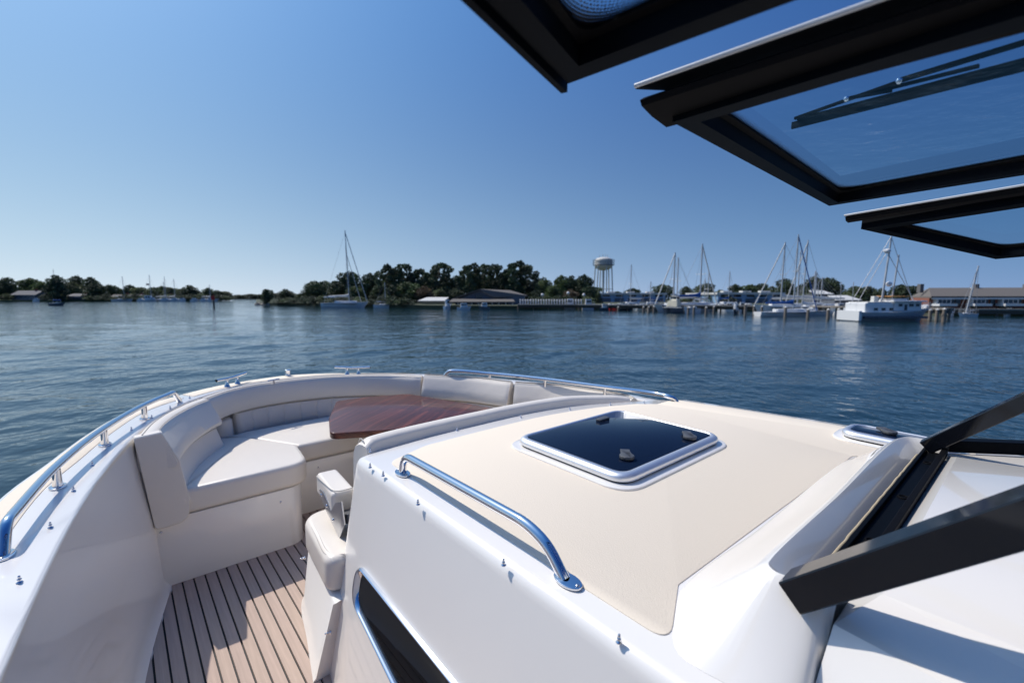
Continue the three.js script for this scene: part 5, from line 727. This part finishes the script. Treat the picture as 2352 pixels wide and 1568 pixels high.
// lounge in front of the cabin: backrest roll, seat and hinged armrest
{
  const o = cushion('lounge_bolster', 'long pale beige backrest roll along the front edge of the cabin top', 'lounge cushions');
  const path = flat([[0.865, -2.035], [1.0, -2.06], [1.2, -2.075], [1.5, -2.085], [1.97, -2.08], [2.35, -2.02], [2.6, -1.925], [2.76, -1.85]], 80);
  mesh('bolster', sweep(path, (t) => { const e = Math.min(1, Math.sqrt(Math.min(t * 30, (1 - t) * 14) + 0.2)), h = 0.925 + 0.045 * e * (1 - 0.6 * Math.max(0, t - 0.75) * 4 * 0.9); return [[0.005, 0.55], [0.005, h - 0.02], [-0.006, h - 0.006], [-0.03, h], [-0.065, h - 0.004], [-0.095, h - 0.022], [-0.11, h - 0.06], [-0.115, h - 0.16], [-0.125, 0.55]]; }, 1, true, 0.8), M.vinyl, o);
  mesh('piping', piping([V(0.868, 0.60, -2.045), V(0.866, 0.90, -2.045), V(0.868, 0.945, -2.06), V(0.868, 0.965, -2.09), V(0.87, 0.955, -2.13), V(0.872, 0.90, -2.15), V(0.872, 0.6, -2.155)], 0.003), M.vinylEdge, o);
  const s = cushion('lounge_cushion', 'pale vinyl seat cushion with stitched rounded corner beside the cabin flank', 'lounge cushions');
  const sp = roundPts([[0.628, -1.925, 0.07], [0.672, -2.44, 0.12], [2.0, -2.47, 0.02], [2.0, -1.925, 0.02]], 0.05, 10);
  mesh('seat_pad', slab(sp, 0.338, 0.505, 0.035, [], 7), M.vinyl, s);
  for (const k of [0.012, 0.026]) mesh('stitching', piping(curve([[0.70 + k, -1.93], [0.642 + k, -1.985], [0.655 + k, -2.2], [0.672 + k, -2.33], [0.70 + k, -2.42 + k], [0.80, -2.45 + k]], 40).map((p) => V(p.x, 0.494 + k * 0.35, p.z)), 0.0016), M.vinylEdge, s);
  const a = cushion('armrest', 'pale vinyl padded armrest on a bolted grey metal bracket', 'lounge cushions');
  const g = new RoundedBoxGeometry(0.115, 0.115, 0.30, 6, 0.022); { const p = g.getAttribute('position'); for (let i = 0; i < p.count; i++) { const z = p.getZ(i); if (z < -0.1) p.setX(i, p.getX(i) * (1 - (-z - 0.1) * 1.2)); } g.computeVertexNormals(); }
  g.rotateX(0.03); g.rotateY(-0.06); g.translate(0.808, 0.643, -2.315); mesh('pad', uvBox(g), M.vinyl, a);
  mesh('piping', piping([V(0.756, 0.695, -2.44), V(0.752, 0.70, -2.30), V(0.757, 0.702, -2.19), V(0.775, 0.702, -2.168), V(0.86, 0.70, -2.165)], 0.0024), M.vinylEdge, a);
  const br = new THREE.Shape(); const pts = [[-2.355, 0.655], [-2.30, 0.66], [-2.23, 0.625], [-2.19, 0.60], [-2.13, 0.665], [-2.05, 0.70], [-2.02, 0.60], [-2.09, 0.50], [-2.16, 0.53], [-2.26, 0.575], [-2.34, 0.61]]; br.moveTo(...pts[0]); for (const p of pts.slice(1)) br.lineTo(...p);
  const bg = new THREE.ExtrudeGeometry(br, { depth: 0.005, bevelEnabled: true, bevelSize: 0.001, bevelThickness: 0.001 }); bg.rotateY(-Math.PI / 2); bg.translate(0.748, 0, 0); mesh('bracket', soft(bg, 0.4), M.steel, a);
  for (const [z, y] of [[-2.325, 0.635], [-2.25, 0.605], [-2.165, 0.565]]) { const sg = new THREE.SphereGeometry(0.0085, 12, 8); sg.scale(0.6, 1, 1); sg.translate(0.741, y, z); mesh('bolt', sg, M.chrome, a); }
  mesh('arm_hinge', beam(V(0.80, 0.55, -2.22), V(0.80, 0.62, -2.02), 0.08, 0.05, V(0, 1, 0), 0.008), M.plastic, a);
}
// table
{
  const o = onBoat(group('cockpit_table')); tag(o, 'glossy dark striped wooden table with rounded corners in the bow cockpit', 'table');
  const wood = texture(1024, 512, (u, v) => {
    const x = u * 2.0, y = v * 1.0, w = noise.noise(x * 0.8, y * 1.6, 3) * 0.05 + noise.noise(x * 2.3, y * 4, 8) * 0.012, q = y + w;
    const fine = 0.5 + 0.5 * noise.noise(x * 1.6, q * 70, 5), finer = 0.5 + 0.5 * noise.noise(x * 2.6, q * 190, 15), pore = noise.noise(x * 9, q * 420, 9), streak = Math.max(0, noise.noise(x * 0.7, q * 22, 12)), broad = 0.5 + 0.5 * noise.noise(x * 0.5, q * 8, 21);
    const k = Math.pow(Math.min(1, 0.34 * fine + 0.26 * finer + 0.5 * streak + 0.16 * broad), 1.4);
    const c = [56 + 118 * k, 29 + 66 * k, 22 + 48 * k], s = 1 - 0.3 * Math.max(0, pore); return c.map((z) => z * s);
  }, true);
  wood.repeat.set(0.62, 0.9); wood.rotation = -0.62;
  const m = phy([1, 1, 1], 0.42, { map: wood, clearcoat: 0.5, clearcoatRoughness: 0.06, specularIntensity: 0.5 });
  const q = (px, py) => { const p = BY(px, py, 0.745); return [p.x, p.z]; };
  const nl = q(757, 996), tl = q(772, 921), fr = q(938, 904.5), rt = q(1146, 939), l = q(755, 960);
  const poly = roundPts([[...nl, 0.07], [l[0], l[1], 0.5], [...tl, 0.06], [(tl[0] + fr[0]) / 2 - 0.02, (tl[1] + fr[1]) / 2 - 0.05, 0.6], [...fr, 0.08], [...rt, 0.07], [rt[0] - 0.32, rt[1] + 0.26, 0.1], [nl[0] + 0.35, nl[1] + 0.17, 0.5]], 0.08, 8);
  mesh('tabletop', slab(poly, 0.702, 0.747, 0.009), m, o);
  mesh('pedestal', cyl(0.045, 0.04, 0.70, 1.65, 0.0, -3.1, 24), M.alu, o); mesh('pedestal_base', cyl(0.14, 0.13, 0.02, 1.65, 0.006, -3.1, 32), M.alu, o);
}
renderer.render(scene, camera);
